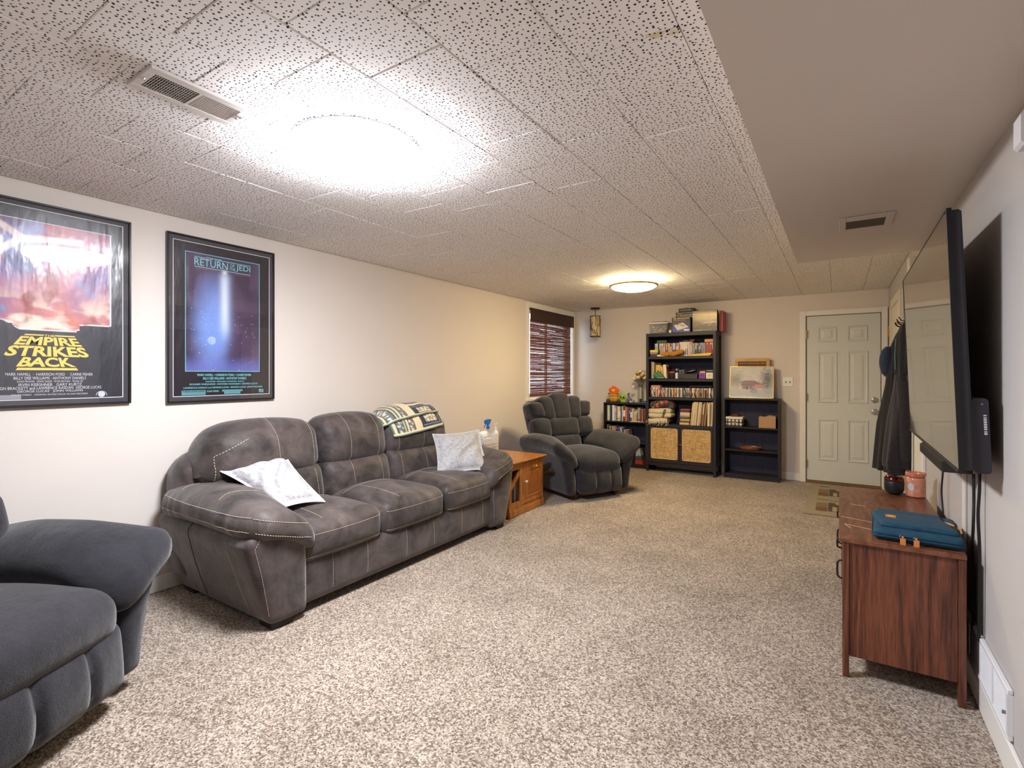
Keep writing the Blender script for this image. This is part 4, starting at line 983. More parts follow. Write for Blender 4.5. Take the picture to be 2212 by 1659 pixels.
# top of the low bookcase
t = thing('plush_flowerpot', 'plush yellow flowerpot with orange flower and smiling face', 'plush toy', (-2.715, 6.90, .9005))
yl = M('plush_yellow', (206, 158, 62), .9, bump=(300, .4, .002), sheen=.4); orn = M('plush_orange', (228, 108, 30), .9, bump=(300, .4, .002), sheen=.4)
V, F = soft((.062, .055, .050), .04, .012, (.01, .01, .0), lambda P, Q: P * np.stack([1 + .16 * Q[:, 2], 1 + .16 * Q[:, 2], np.ones(len(P))], 1), c=(0, 0, .052)); pot = softobj('pot', V, F, yl, t)
MB().tube([(.074 * math.cos(a), .064 * math.sin(a), .106) for a in np.linspace(0, 2 * PI, 25)[:-1]], .012, 8, closed=True).lathe([(0, .104), (.07, .104)], 20, caps=False).build('pot_rim', yl, pot)
fc = MB()
for s in (-1, 1): fc.lathe([(0, -.001), (.005, -.001), (.004, .002), (0, .003)], 10, (s * .018, -.066, .066), axis='y', caps=False)
fc.tube([(.013 * math.sin(a), -.0655, .052 - .006 * math.cos(a)) for a in np.linspace(-1.2, 1.2, 9)], .0015, 5); f_ = fc.build('face', cm('black'), pot)
b_ = MB()
for k in range(5):
    a = 2 * PI * k / 5 + .3; V, F = soft((.034, .018, .030), .018, .012, (.01, .006, .01), c=(.036 * math.cos(a), -.012, .165 + .034 * math.sin(a))); b_.add(V, F)
b_.build('petals', orn, t, ang=80)
V, F = soft((.024, .012, .018), .012, .01, (.004, .006, .004), c=(0, -.034, .168)); softobj('flower_centre', V, F, M('plush_gold', (244, 190, 72), .9), t)
tl = M('plush_teal', (42, 110, 128), .9); gn = M('plush_leaf', (44, 72, 66), .9)
V, F = soft((.030, .014, .013), .012, .01, c=(-.065, 0, .122)); softobj('leaf', V, F, tl, t); V, F = soft((.030, .012, .010), .010, .01, c=(.045, -.02, .122)); softobj('leaf', V, F, gn, t)
bw = M('plush_brown', (92, 62, 52), .9)
for s in (-1, 1): V, F = soft((.026, .030, .022), .02, .01, (.004, .004, .004), c=(s * .082, -.02, .022)); softobj('foot', V, F, bw, t)
t = thing('alien_plush', 'small lime green alien figure with big black eyes', 'toy', (-2.580, 6.89, .9005))
lg = M('alien_green', (150, 206, 44), .6)
V, F = soft((.036, .030, .040), .03, .010, (.004, .004, .004), lambda P, Q: P * np.stack([1 + .28 * Q[:, 2], np.ones(len(P)), np.ones(len(P))], 1), c=(0, 0, .078)); hd = softobj('head', V, F, lg, t)
V, F = soft((.020, .018, .024), .015, .010, c=(0, 0, .024)); softobj('body', V, F, lg, t)
ey = MB()
for s in (-1, 1): V, F = soft((.011, .006, .016), .006, .006, c=(s * .017, -.029, .076)); ey.add(V, F)
ey.build('eyes', cm('black'), hd, ang=80)
for s in (-1, 1): V, F = soft((.008, .008, .018), .007, .008, c=(s * .026, -.008, .022)); softobj('arm', V, F, lg, t)
t = thing('dinosaur_plush', 'grey blue long necked plush animal beside the glass vase', 'plush toy', (-2.492, 6.90, .9005))
gb = M('plush_greyblue', (116, 120, 142), .9, noise=(60, 2, (82, 86, 116), .4, .6), bump=(260, .5, .003))
V, F = soft((.036, .030, .034), .028, .010, (.006, .006, .006), c=(.0, 0, .036)); softobj('body', V, F, gb, t)
MB().tube([(.004, 0, .05), (-.004, -.004, .085), (-.010, -.006, .115), (-.004, -.012, .133), (.012, -.022, .136)], [.020, .014, .013, .017, .011], 10).build('neck', gb, t)
V, F = soft((.018, .018, .014), .012, .008, c=(.034, -.026, .015)); softobj('paw', V, F, M('plush_pale', (206, 190, 186), .9), t); V, F = soft((.016, .016, .012), .01, .008, c=(-.024, -.030, .013)); softobj('paw', V, F, gb, t)
e_ = MB()
for s in (-1, 1): e_.lathe([(0, -.002), (.005, -.001), (.004, .002)], 8, (s * .007 - .002, -.028, .138), axis='y', caps=False)
e_.build('eyes', cm('white'), t)
t = thing('flower_vase', 'clear glass vase of dried cream roses beside tall bookcase', 'vase', (-2.335, 6.93, .9005))
gv = pane_mat('clear_glass', (.93, .95, .95), 1.45, .0)
MB().lathe([(0, .003), (.036, .003), (.040, .01), (.038, .12), (.043, .232), (.045, .233), (.046, .231), (.042, .12), (.044, .008), (.040, 0), (0, 0)], 28, caps=False).build('glass', gv, t)
stm = MB(); stemm = M('stem_dry', (84, 70, 48), .8); fl = []
for i in range(22):
    a = 2.4 * i; q = math.sqrt((i + .5) / 22); fx, fy, fz = .118 * q * math.cos(a), .080 * q * math.sin(a), .325 + .125 * (1 - q ** 2) + random.uniform(-.015, .015)
    stm.tube([(random.uniform(-.015, .015), random.uniform(-.015, .015), .01), (fx * .08, fy * .08, .19), (fx * .5, fy * .5, .28), (fx, fy, fz)], .0016, 4); fl.append((fx * .95, fy, fz, random.uniform(.026, .036)))
stm.build('stems', stemm, t)['kind'] = 'stuff'
MB().lathe([(.017, .06), (.019, .10), (.017, .21), (.022, .225)], 14, caps=False).build('ribbon', M('ribbon_cream', (214, 200, 180), .7), t)
rosec = [M('rose_cream', (232, 214, 168), .8), M('rose_tan', (214, 184, 132), .8), M('rose_pale', (236, 224, 194), .8)]
for i, (fx, fy, fz, r_) in enumerate(fl):
    b_ = MB()
    for l_ in range(3):
        rr = r_ * (1 - .28 * l_); b_.lathe([(.2 * rr, -.5 * rr), (.75 * rr, -.35 * rr), (1.0 * rr, .15 * rr), (.86 * rr, .5 * rr + .1 * l_ * rr), (.55 * rr, .42 * rr)], 10, (fx, fy - .004, fz + .1 * l_ * rr), caps=False)
    b_.lathe([(0, -.7 * r_), (.6 * r_, -.5 * r_), (.82 * r_, 0), (.6 * r_, .5 * r_), (0, .72 * r_)], 10, (fx, fy - .004, fz + .05 * r_), caps=False)
    b_.build('flower', rosec[i % 3], t)
lv = MB()
for i in range(46):
    a = random.uniform(0, 2 * PI); q = random.uniform(.5, 1.15); p = Vector((.11 * q * math.cos(a), .075 * q * math.sin(a), .35 + random.uniform(-.06, .11) * 1.0)); d = Vector((math.cos(a), math.sin(a), random.uniform(-.2, .9))).normalized() * random.uniform(.018, .035); s_ = d.cross(Vector((0, 0, 1))).normalized() * .006
    lv.add([p, p + d * .5 + s_, p + d, p + d * .5 - s_, p + d * .5 + Vector((0, 0, .002))], [(0, 1, 4), (1, 2, 4), (2, 3, 4), (3, 0, 4)])
lv.build('foliage', M('leaf_dry', (78, 64, 52), .85), t)['kind'] = 'stuff'
b_ = MB()
for k in range(5): a = 2 * PI * k / 5; b_.lathe([(0, -.004), (.011, -.002), (.010, .004), (0, .006)], 8, (-.092 + .012 * math.cos(a), -.05, .232 + .012 * math.sin(a)), axis='y', caps=False)
b_.tube([(-.03, -.02, .30), (-.07, -.045, .29), (-.092, -.05, .245)], .0015, 4); b_.build('drooping_flower', M('petal_pink', (226, 196, 184), .8), t)
tag(MB().box(-.035, .035, -.02, .02, 0, .026, 0, .004).box(-.02, .028, -.016, .016, .026, .034, 0, .003).build('toy_block', M('toy_blue', (40, 84, 132), .5), loc=(-2.255, 6.865, .9008), rot=(0, 0, .2), smooth=False), 'small blue toy at the foot of the glass vase', 'toy')
tag(MB().lathe([(0, 0), (.010, 0), (.011, .012), (.006, .02), (.008, .034), (.004, .044), (0, .045)], 12, caps=False).build('figurine', M('figure_blue', (66, 78, 128), .5), loc=(-2.41, 6.87, .9008)), 'tiny blue figurine left of the glass vase', 'figurine')

# ------------------------------------------------------------------ top of the tall bookcase
ZT = 1.8525
t = thing('storage_bin', 'clear plastic bin of colourful toy bricks with white lid', 'bin', (-2.045, 6.90, ZT))
binm = pane_mat('bin_plastic', (.80, .82, .85), 1.4, .12, haze=.22)
b_ = MB(); n = rrect(-.115, .115, -.11, .11, .02, 4); nt_ = rrect(-.128, .128, -.122, .122, .022, 4)
V = [(p[0], p[1], .001) for p in n] + [(p[0], p[1], .132) for p in nt_]; N = len(n); b_.add(V, [tuple(range(N))] + [(i, (i + 1) % N, N + (i + 1) % N, N + i) for i in range(N)]); b_.build('tub', binm, t, smooth=True)
MB().prism(rrect(-.134, .134, -.128, .128, .024, 4), .132, .146).build('lid', M('lid_white', (232, 230, 226), .45), t, smooth=False)
brc = [(66, 96, 186), (60, 150, 200), (226, 126, 60), (232, 226, 214), (226, 190, 70), (150, 170, 90), (190, 70, 60), (120, 118, 128)]; bk_ = MB()
for i in range(240):
    z_ = random.uniform(.006, .086); k = .094 + .01 * z_ / .1; xx, yy = random.uniform(-k, k), random.uniform(-k + .006, k - .006)
    if random.random() < .6: yy = -k + .004
    a, c_, d = random.choice([(.012, .008, .006), (.016, .008, .005), (.009, .009, .009), (.02, .008, .004)]); one = MB().box(-a, a, -c_, c_, -d, d).box(-a * .6, -a * .2, -.003, .003, d, d + .002)
    mt = Matrix.Translation((xx * .9, yy * .86, z_ + .004)) @ Matrix.Rotation(random.uniform(0, 3), 4, 'Z') @ Matrix.Rotation(random.uniform(-.8, .8), 4, 'Y'); bk_.add([mt @ Vector(p) for p in one.v], one.f, random.choice([0, 1, 2, 3, 3, 4, 5, 6, 7]))
bk_.build('bricks', [plain(c, .4) for c in brc], t, smooth=False)['kind'] = 'stuff'
tag(MB().box(-.11, .06, -.09, .09, 0, .007).box(-.10, .09, -.08, .09, .007, .014, 1).box(-.06, .09, -.07, .08, .014, .022).build('papers', [M('paper_lilac', (196, 180, 182), .7), M('paper_dark', (128, 104, 108), .7)], loc=(-2.05, 6.90, ZT + .1465), smooth=False), 'stack of papers and folders lying on the bin lid', 'papers')
tag(MB().box(-.017, .017, -.017, .017, 0, .036, 0, .003).build('small_box', M('box_ivory', (232, 224, 196), .5), loc=(-1.878, 6.77, ZT), smooth=False), 'tiny ivory box between the plastic bin and game boxes', 'box')
# boxed controller
def carton(name, label, loc, w_, d_, h_, body, rz=0, front=None):
    t = thing(name, label, 'box', loc, rz); o = MB().box(-w_ / 2, w_ / 2, 0, d_, 0, h_, 0, .001).build('carton', body, t, smooth=False); return t
lf = (1, 0, 0); up = (0, 0, 1)
t = carton('game_box', 'black and blue boxed game controller with its picture on front', (-1.735, 6.755, ZT), .235, .10, .195, cm('black'), .06)
gridobj('front_print', lambda u, v: np.stack([lerp(-.108, .108, u), np.full_like(u, -.0006), lerp(.004, .150, v)], 1), 20, 20, vcol('print_matt', .5), t, lambda u, v: mixc(lin((70, 78, 170)), lin((58, 62, 82)), sstep(.25, .75, v + .15 * u)), smooth=False)
MB().prism([(-.092, .095), (.020, .128), (.092, .068), (-.048, .030)], -.0022, -.0008, ax=('x', 'z', 'y')).build('controller_print', M('print_pad', (214, 208, 206), .5), t, smooth=False)
MB().prism([(-.048, .030), (.092, .068), (.090, .058), (-.048, .019)], -.0022, -.0008, ax=('x', 'z', 'y')).build('controller_shade', M('print_pad_side', (142, 136, 168), .5), t, smooth=False)
b_ = MB()
for q in ((-.018, .100), (.006, .106), (.0, .088), (.024, .094), (.018, .078), (.040, .084)): b_.box(q[0] - .008, q[0] + .008, -.003, -.0022, q[1] - .005, q[1] + .005)
b_.build('button_print', M('print_button', (150, 92, 82), .5), t, smooth=False)
MB().tube([(-.045, -.003, .080), (-.045, -.003, .108)], .003, 6).lathe([(0, -.004), (.008, -.003), (.007, 0)], 10, (-.045, -.002, .110), axis='y', caps=False).build('stick_print', cm('black'), t)
MB().prism(rrect(.034, .102, .018, .040, .010, 4), -.0022, -.0008, ax=('x', 'z', 'y')).build('logo_print', M('print_cream', (226, 220, 200), .5), t, smooth=False)
text('NES ADVANTAGE', M('print_gold', (230, 214, 120), .5), t, (0.0, -.0012, .172), lf, up, .20, .015, .02)
MB().box(-.10, .06, -.001, -.0004, .154, .164).build('stripe_print', M('print_orange', (188, 116, 52), .5), t, smooth=False)
# big console carton behind
t = carton('game_box', 'tall black console carton with white oval lettering behind others', (-1.71, 6.885, ZT), .255, .15, .275, cm('black'), .0)
b_ = MB(); b_.tube([(p[0], -.0008, p[1]) for p in rrect(-.112, .112, .212, .266, .026, 5)], .0042, 5, closed=True); b_.build('oval_print', M('print_silver', (206, 202, 190), .5), t)
text('Nintendo', M('print_silver', (206, 202, 190), .5), t, (0, -.0012, .224), lf, up, .185, .031, .012)
t = thing('radio', 'dark grey boxy device lying on top of the console carton', 'device', (-1.705, 6.90, ZT + .2755))
MB().box(-.10, .10, 0, .13, 0, .054, 0, .004).build('housing', cm('black'), t, smooth=False); MB().box(-.088, .062, -.002, .0005, .012, .046).build('display', M('display_grey', (84, 84, 80), .4), t, smooth=False); MB().box(-.02, .01, .03, .06, .0545, .062, 0, .002).build('knob', cm('black'), t, smooth=False)
t = carton('game_box', 'wide box with golden landscape picture front on bookcase top', (-1.45, 6.795, ZT), .305, .085, .272, cm('black'), .0)
def landscape(u, v):
    n = nz2(u * 3, v * 2, 6, 40); c = mixc(lin((52, 46, 30)), lin((136, 108, 70)), sstep(.15, .6, v) * np.clip(n * 1.2, 0, 1) * (.4 + .6 * u)); c = mixc(c, lin((206, 168, 86)), sstep(.45, .75, v) * sstep(1.0, .80, v) * (.5 + .5 * u)); c = mixc(c, lin((96, 66, 40)), sstep(.86, 1, v) * .9); c = mixc(c, lin((246, 220, 170)), np.exp(-((v - .38 - .06 * u) / .02) ** 2) * (u > .4)); c = mixc(c, lin((150, 96, 78)), sstep(.55, .8, nz2(u * 4, v * 4, 6, 41)) * sstep(.2, .35, v) * sstep(.6, .4, v)); return c
gridobj('front_print', lambda u, v: np.stack([lerp(-.150, .150, u), np.full_like(u, -.0006), lerp(.002, .270, v)], 1), 50, 46, vcol('print_gloss', .4, .1), t, landscape, smooth=False)
b_ = MB()
for q in ((-.150, -.118), (-.112, -.055)):
    b_.tube([(p[0], -.0012, p[1]) for p in rrect(q[0], q[1], .078, .104, .003, 2)], .0016, 4, closed=True)
b_.build('label_frame', M('print_coral', (206, 120, 98), .5), t)
b_ = MB(); b_.box(-.13, -.02, -.0014, -.0008, .018, .024).box(-.01, .09, -.0014, -.0008, .022, .025).build('caption_line', M('print_pale', (226, 214, 176), .5), t, smooth=False)
for k, c in enumerate(('maroon', 'red')): book(-1.283 + k * .022, -1.264 + k * .022, 6.86, .20, ZT, .262, 'maroon' if k == 0 else 'red', ('%s binder standing beside the golden landscape box' % ('maroon' if k == 0 else 'red')), nm='binder', cat='binder', group='binders on the bookcase top')

# ------------------------------------------------------------------ tall bookcase, game shelf (top of board z 1.541)
Z1 = 1.5415; XI0, XI1 = BX0 + .036, BX1 - .036
def case_row(items, x, x1, y, z, lab, grp, dep, nm='disc_case', cat='case', band=True, jit=.004):
    tot = sum(w_ for _, w_, _ in items); sc = (x1 - x) / tot
    num = {}
    for c, _, _ in items: num[c] = num.get(c, 0) + 1
    seen = {}
    for c, w_, h_ in items:
        seen[c] = seen.get(c, 0) + 1; wd = w_ * sc
        l = (lab[0] % c) if num[c] == 1 else (lab[1] % (ordn(seen[c]), c))
        bd = random.choice([None, ((226, 222, 214), .84, .97), ((50, 46, 54), .10, .5), ((196, 186, 176), .3, .75)]) if band else None
        book(x + .0003, x + wd - .0003, y + random.uniform(0, jit), dep, z, h_ + random.uniform(-.001, .001), c, l, group=grp, nm=nm, cat=cat, paper=False, band=bd); x += wd
g = []
for c in ('white', 'green', 'white', 'white', 'black', 'black', 'white', 'green', 'white', 'dark grey', 'white', 'pink', 'red', 'white', 'brown', 'orange', 'white', 'navy', 'white', 'orange', 'yellow', 'purple', 'navy', 'lilac', 'violet', 'white', 'cream', 'cream', 'purple', 'teal', 'white', 'navy', 'white'): g.append((c, 1, .178))
for c in ('red', 'pink', 'white', 'cream', 'white', 'cream', 'white', 'white', 'cream', 'white', 'cream', 'lilac', 'white', 'pink', 'white', 'red', 'white'): g.append((c, 1.05, .190))
for c in ('dark grey', 'lilac', 'grey', 'dark grey', 'white', 'grey', 'green', 'dark grey', 'grey', 'dark grey', 'beige', 'blue', 'grey', 'lilac', 'blue', 'white', 'navy', 'grey'): g.append((c, .98, .170))
for c in ('red', 'red', 'pink', 'red', 'red', 'pink', 'red', 'red', 'cream', 'red', 'white'): g.append((c, .95, .172))
case_row(g, -2.105, XI1 - .002, 6.835, Z1, ('%s game case in the row on the top shelf of tall bookcase', '%s %s game case from the window end, top shelf of tall bookcase'), 'game cases on the top shelf', .12)
def flat(name, cat, label, x, y, z, w_, d_, h_, col, rz=0, group=None):
    o = MB().box(-w_ / 2, w_ / 2, 0, d_, 0, h_, 0, min(.002, h_ * .3)).build(name, plain(col, .5), smooth=False); o.location = (x, y, z + .0004); o.rotation_euler = (0, 0, rz); return tag(o, label, cat, group)
for k, (c, cn_) in enumerate((((64, 96, 74), 'green'), ((96, 104, 96), 'grey green'), ((52, 60, 54), 'dark green'))):
    flat('disc_case', 'case', '%s case lying flat on the game row near the window end' % cn_, -2.02 + .004 * k, 6.845, Z1 + .180 + .0145 * k, .13, .11, .014, c, .02 * k, 'cases lying flat on the game row')
for k, (c, cn_) in enumerate((((214, 118, 60), 'orange'), ((230, 200, 160), 'cream'), ((222, 134, 78), 'light orange'))):
    flat('disc_case', 'case', '%s case lying flat on the red game cases' % cn_, -1.402, 6.845, Z1 + .1742 + .0145 * k, .118, .11, .014, c, 0, 'orange cases lying flat')
t = thing('headset', 'black headset with red trim lying on top of game cases', 'headset', (-1.70, 6.90, Z1 + .192))
MB().box(-.045, .045, -.03, .03, .001, .030, 0, .008).build('earcup', black, t); V, F = soft((.034, .026, .014), .012, .01, c=(.075, 0, .017)); softobj('cushion', V, F, M('headset_red', (150, 50, 62), .4), t)
MB().tube([(-.10, .0, .004), (-.075, 0, .040), (-.02, .005, .052), (.05, .005, .046), (.11, 0, .030), (.15, 0, .004)], .007, 8).build('band', black, t)
MB().tube([(.10, -.03, .004), (.15, -.035, -.006), (.17, -.02, -.012)], .004, 6).build('cable', black, t)
tag(MB().box(-.04, .02, -.03, .03, 0, .022, 0, .006).tube([(.02, 0, .012), (.05, .005, .008), (.065, .0, .004)], .006, 6).build('game_controller', black, loc=(-1.945, 6.89, Z1 + .1805)), 'black controller resting on the coloured game cases', 'controller')
t = thing('card_game', 'yellow and purple boxed card game in front of game cases', 'box', (-2.098, 6.785, Z1 + .027))
MB().box(-.052, .052, -.02, .02, .026, .062, 0, .001).build('lid', M('card_yellow', (206, 204, 46), .5), t, smooth=False); MB().box(-.052, .052, -.02, .02, 0.0005, .0255, 0, .001).build('base', M('card_purple', (96, 40, 92), .5), t, smooth=False)
b_ = MB()
for k in range(5): b_.lathe([(0, -.0012), (.006, -.001), (.0055, 0)], 10, (-.040 + .02 * k, -.0202, .013), axis='y', caps=False)
b_.build('dots', M('card_dot', (226, 210, 226), .5), t); MB().box(-.04, .035, -.0215, -.0202, .046, .052).box(-.052, .052, -.0212, -.0202, .028, .036).build('print', M('card_print', (180, 160, 140), .5), t, smooth=False)
tag(MB().box(-.045, .045, -.03, .03, 0, .026, 0, .002).build('disc_case', plain((84, 60, 64), .5), loc=(-2.10, 6.795, Z1 + .0004), smooth=False), 'dark stacked case beneath the yellow card game', 'case')
tag(MB().box(-.05, .05, -.035, .03, 0, .022, 0, .002).build('small_box', M('box_ivory', (0, 0, 0)), loc=(-2.0, 6.79, Z1 + .0004), smooth=False), 'ivory box lying at the shelf front beside the mustard plush', 'box')
V, F = soft((.155, .034, .026), .025, .012, (0, .006, .008), lambda P, Q: np.stack([P[:, 0], P[:, 1], P[:, 2] * (1 - .35 * (np.abs(Q[:, 0] + .15) < .12)) + .032 * sstep(0, 1, Q[:, 0]) + .004 * np.sin(P[:, 0] * 90) * (Q[:, 2] > 0)], 1), c=(0, 0, .027))
b_ = MB(); b_.add(V, F); mp_ = b_.build('fuzzy_pouch', M('mustard_plush', (206, 136, 30), .95, noise=(90, 3, (160, 96, 20), .4, .65), bump=(220, .8, .006), sheen=.4), loc=(-1.86, 6.782, Z1), ang=80); tag(mp_, 'fuzzy mustard plush pouch along the front of the top shelf', 'pouch')
tag(MB().prism([(-.145, 0), (.13, 0), (.15, .022), (.13, .030), (-.01, .022), (-.145, .006)], -.02, .02, ax=('x', 'z', 'y')).build('yellow_case', M('case_yellow', (232, 186, 30), .5), loc=(-1.505, 6.775, Z1 + .0045), smooth=False), 'flat bright yellow case at the front of the top shelf', 'case')
tag(MB().box(-.15, .14, -.02, .02, 0, .004).build('papers', M('paper_white', (0, 0, 0)), loc=(-1.52, 6.775, Z1 + .0002), smooth=False), 'white paper beneath the flat yellow case', 'papers')

# ---- second shelf (z 1.245)
Z2 = 1.2455
for k, (c, w_, h_) in enumerate((('navy', .014, .235), ('cream', .010, .225), ('brown', .006, .225), ('beige', .014, .22))):
    book(-2.152 + sum((.014, .010, .006, .014)[:k]) + .0005 * k, -2.152 + sum((.014, .010, .006, .014)[:k + 1]) + .0005 * k, 6.80, .19, Z2, h_, c, 'tall %s book upright against the side of the second shelf' % c, group='tall books on second shelf')
t = thing('boxed_set', 'yellow boxed set standing on second shelf behind green cap', 'box', (-2.055, 6.82, Z2)); MB().box(-.034, .034, 0, .14, .0005, .185, 0, .002).build('carton', M('carton_gold', (214, 172, 84), .5), t, smooth=False); MB().box(-.016, .016, -.0012, -.0002, .07, .11).build('picture', M('carton_red', (156, 80, 46), .5), t, smooth=False); 
tag(MB().box(-.035, .035, 0, .12, 0, .03, 0, .002).build('storage_case', black, loc=(-2.055, 6.83, Z2 + .186), smooth=False), 'black case lying on top of the yellow boxed set', 'case')
for k, (c, w_, h_) in enumerate((('white', .012, .165), ('orange', .014, .16), ('cream', .040, .185), ('brown', .008, .16))):
    xx = -1.998 + (0, .0135, .029, .071)[k]; book(xx, xx + w_, 6.80, .14, Z2, h_, c, 'leaning %s book on the second shelf behind green cap' % c, lean=-.10, group='leaning books on second shelf')
def capf(P, Q): return np.stack([P[:, 0], P[:, 1], P[:, 2] * (1 - .55 * sstep(.1, 1, Q[:, 0])) + .004 * np.sin(P[:, 0] * 70 + P[:, 1] * 50) - .030 * sstep(.1, 1, Q[:, 0])], 1)
t = thing('cap', 'crumpled green cloth cap on the second shelf', 'cap', (-2.03, 6.785, Z2)); gc = M('cap_green', (72, 140, 92), .85, noise=(30, 3, (48, 104, 68), .4, .65))
V, F = soft((.078, .038, .040), .035, .012, (.0, .004, .01), capf, c=(0, 0, .041)); softobj('crown', V, F, gc, t); V, F = soft((.05, .03, .006), .005, .012, c=(.03, -.018, .012)); softobj('brim', V, F, M('cap_lining', (170, 160, 160), .8), t)
t = thing('drinking_glass', 'clear drinking glass on the second shelf beside red lidded jar', 'glass', (-1.915, 6.80, Z2)); MB().lathe([(0, .004), (.022, .004), (.026, .10), (.027, .10), (.024, 0.001), (0, .001)], 20, caps=False).build('glass', gv, t)
t = thing('jar', 'dark jar with a red lid on the second shelf', 'jar', (-1.865, 6.80, Z2)); MB().lathe([(0, .0005), (.030, .0005), (.033, .006), (.033, .068), (.028, .074)], 22, caps=False).build('jar', M('jar_dark', (46, 44, 52), .15), t); MB().lathe([(.034, .074), (.035, .078), (.035, .090), (.032, .094), (0, .094)], 22, caps=False).build('lid', M('lid_red', (206, 72, 50), .4), t)
t = thing('bottle', 'white bottle with black cap on the second shelf', 'bottle', (-1.802, 6.80, Z2)); MB().lathe([(0, .0005), (.020, .0005), (.020, .07), (.012, .08)], 16, caps=False).build('bottle', cm('white'), t); MB().lathe([(.014, .08), (.014, .10), (0, .10)], 16, caps=False).build('cap', cm('black'), t)
t = thing('camcorder', 'black handheld camera standing on the second shelf', 'camera', (-1.80, 6.86, Z2)); MB().box(-.035, .035, -.03, .03, .0005, .145, 0, .012).build('body', black, t); MB().lathe([(.0, -.004), (.012, -.004), (.012, .002)], 14, (-.012, -.031, .12), axis='y', caps=False).build('lens', chrome, t)
t = thing('storage_box', 'flat dark grey box on the second shelf under binoculars', 'box', (-1.66, 6.81, Z2)); MB().box(-.125, .125, -.03, .10, .0005, .062, 0, .003).build('carton', M('box_darkgrey', (54, 54, 58), .55), t, smooth=False); MB().box(-.03, .122, -.0312, -.0302, .006, .010).box(-.122, .122, -.0312, -.0302, .056, .058).build('stripe', M('box_stripe', (120, 84, 54), .5), t, smooth=False)
t = thing('speaker', 'small square grey speaker on the dark grey box', 'speaker', (-1.742, 6.83, Z2 + .0625)); MB().box(-.034, .034, -.02, .04, .0005, .055, 0, .004).build('housing', M('speaker_grey', (92, 90, 102), .5), t, smooth=False); MB().lathe([(0, -.002), (.014, -.002), (.018, 0)], 16, (0, -.0202, .028), axis='y', caps=False).build('cone', M('speaker_cone', (64, 62, 72), .6), t)
t = thing('binoculars', 'black binoculars with strap on the dark grey box', 'binoculars', (-1.615, 6.84, Z2 + .0625))
for s in (-1, 1): MB().tube([(-.07, s * .022 + .01, .026), (-.01, s * .022 + .01, .032), (.05, s * .018 + .01, .05)], [.025, .028, .018], 14).build('barrel', M('binocular_black', (20, 18, 20), .25), t)
MB().lathe([(0, -.072), (.012, -.074), (.016, -.070)], 12, (0, -.012, .026), axis='x', caps=False).build('lens', M('lens_pale', (190, 190, 170), .2), t)
MB().box(-.02, .04, .0, .02, .045, .075, 0, .006).build('hinge', black, t)
MB().tube([(.05, -.02, .03), (.09, -.028, .012), (.05, -.045, -.02), (0, -.052, -.05), (-.045, -.052, -.062), (-.03, -.054, -.058)], .004, 6).build('strap', black, t)
t = thing('tea_box', 'purple box with gold top on the second shelf', 'box', (-1.475, 6.79, Z2)); MB().box(-.040, .040, -.02, .05, .0005, .074, 0, .002).build('carton', M('box_purple', (124, 60, 160), .5), t, smooth=False); MB().prism([(-.034, .0745), (.036, .0745), (.036, .100), (-.018, .098), (-.034, .088)], -.012, .04, ax=('x', 'z', 'y')).build('flap', M('box_gold', (206, 160, 70), .45), t, smooth=False); MB().box(-.025, .025, -.0212, -.0202, .03, .06).box(-.036, .036, -.0212, -.0202, .006, .010).build('print', M('box_violet', (98, 40, 140), .5), t, smooth=False)
t = thing('soap_box', 'white lidded box on the second shelf beside purple box', 'box', (-1.385, 6.79, Z2)); MB().box(-.042, .042, -.02, .05, .0005, .078, 0, .002).build('carton', M('box_cream', (224, 216, 196), .5), t, smooth=False); MB().box(-.042, .042, -.02, .05, .0785, .103, 0, .002).build('lid', M('box_darkgrey', (0, 0, 0)), t, smooth=False); MB().box(-.02, .02, -.0212, -.0202, .03, .034).box(-.028, .028, -.0212, -.0202, .045, .049).box(-.016, .016, -.0212, -.0202, .055, .058).build('print', M('box_print', (160, 152, 140), .5), t, smooth=False)
tag(MB().box(-.042, .042, -.018, .05, 0, .004).build('papers', M('paper_white', (0, 0, 0)), loc=(-1.382, 6.79, Z2 + .1035), smooth=False), 'white paper on top of the white lidded box', 'papers')

# ---- third shelf: compact discs (z 1.000)
Z3 = 1.0005; g = []
seq = ['maroon', 'red', 'brown', 'white', 'black', 'cream', 'green', 'beige', 'orange', 'green', 'white', 'maroon', 'pink', 'maroon', 'red', 'pink', 'lilac', 'grey', 'taupe', 'dark grey', 'cream', 'beige', 'taupe', 'taupe', 'brown', 'white', 'black', 'grey', 'dark grey', 'cream', 'brown', 'maroon', 'orange', 'tan', 'yellow', 'maroon', 'white', 'lilac', 'dark grey', 'grey', 'lilac', 'white', 'dark grey', 'taupe', 'maroon', 'teal', 'green', 'grey', 'pink', 'taupe', 'cream', 'maroon', 'teal', 'navy', 'white', 'yellow', 'orange', 'navy', 'black', 'beige', 'taupe', 'tan', 'dark grey', 'lilac', 'navy', 'tan', 'gold', 'black', 'tan', 'maroon', 'navy', 'green', 'pink', 'maroon', 'cream', 'white', 'dark grey', 'black', 'grey']
for c in seq: g.append((c, random.choice([1, 1, 1, 1.3, .8]), .122))
case_row(g, XI0 + .016, XI1 - .002, 6.765, Z3, ('%s disc case in the row on the third shelf of tall bookcase', '%s %s disc case from the window end, third shelf of tall bookcase'), 'disc cases on the third shelf', .135)
for k, (c, cn_) in enumerate((((222, 196, 196), 'pale'), ((176, 92, 100), 'rose'), ((196, 128, 132), 'pink'))):
    flat('disc_case', 'case', '%s disc case lying flat on the disc row' % cn_, -2.075, 6.765, Z3 + .124 + .0105 * k, .122, .12, .010, c, 0, 'flat disc cases on the disc row')
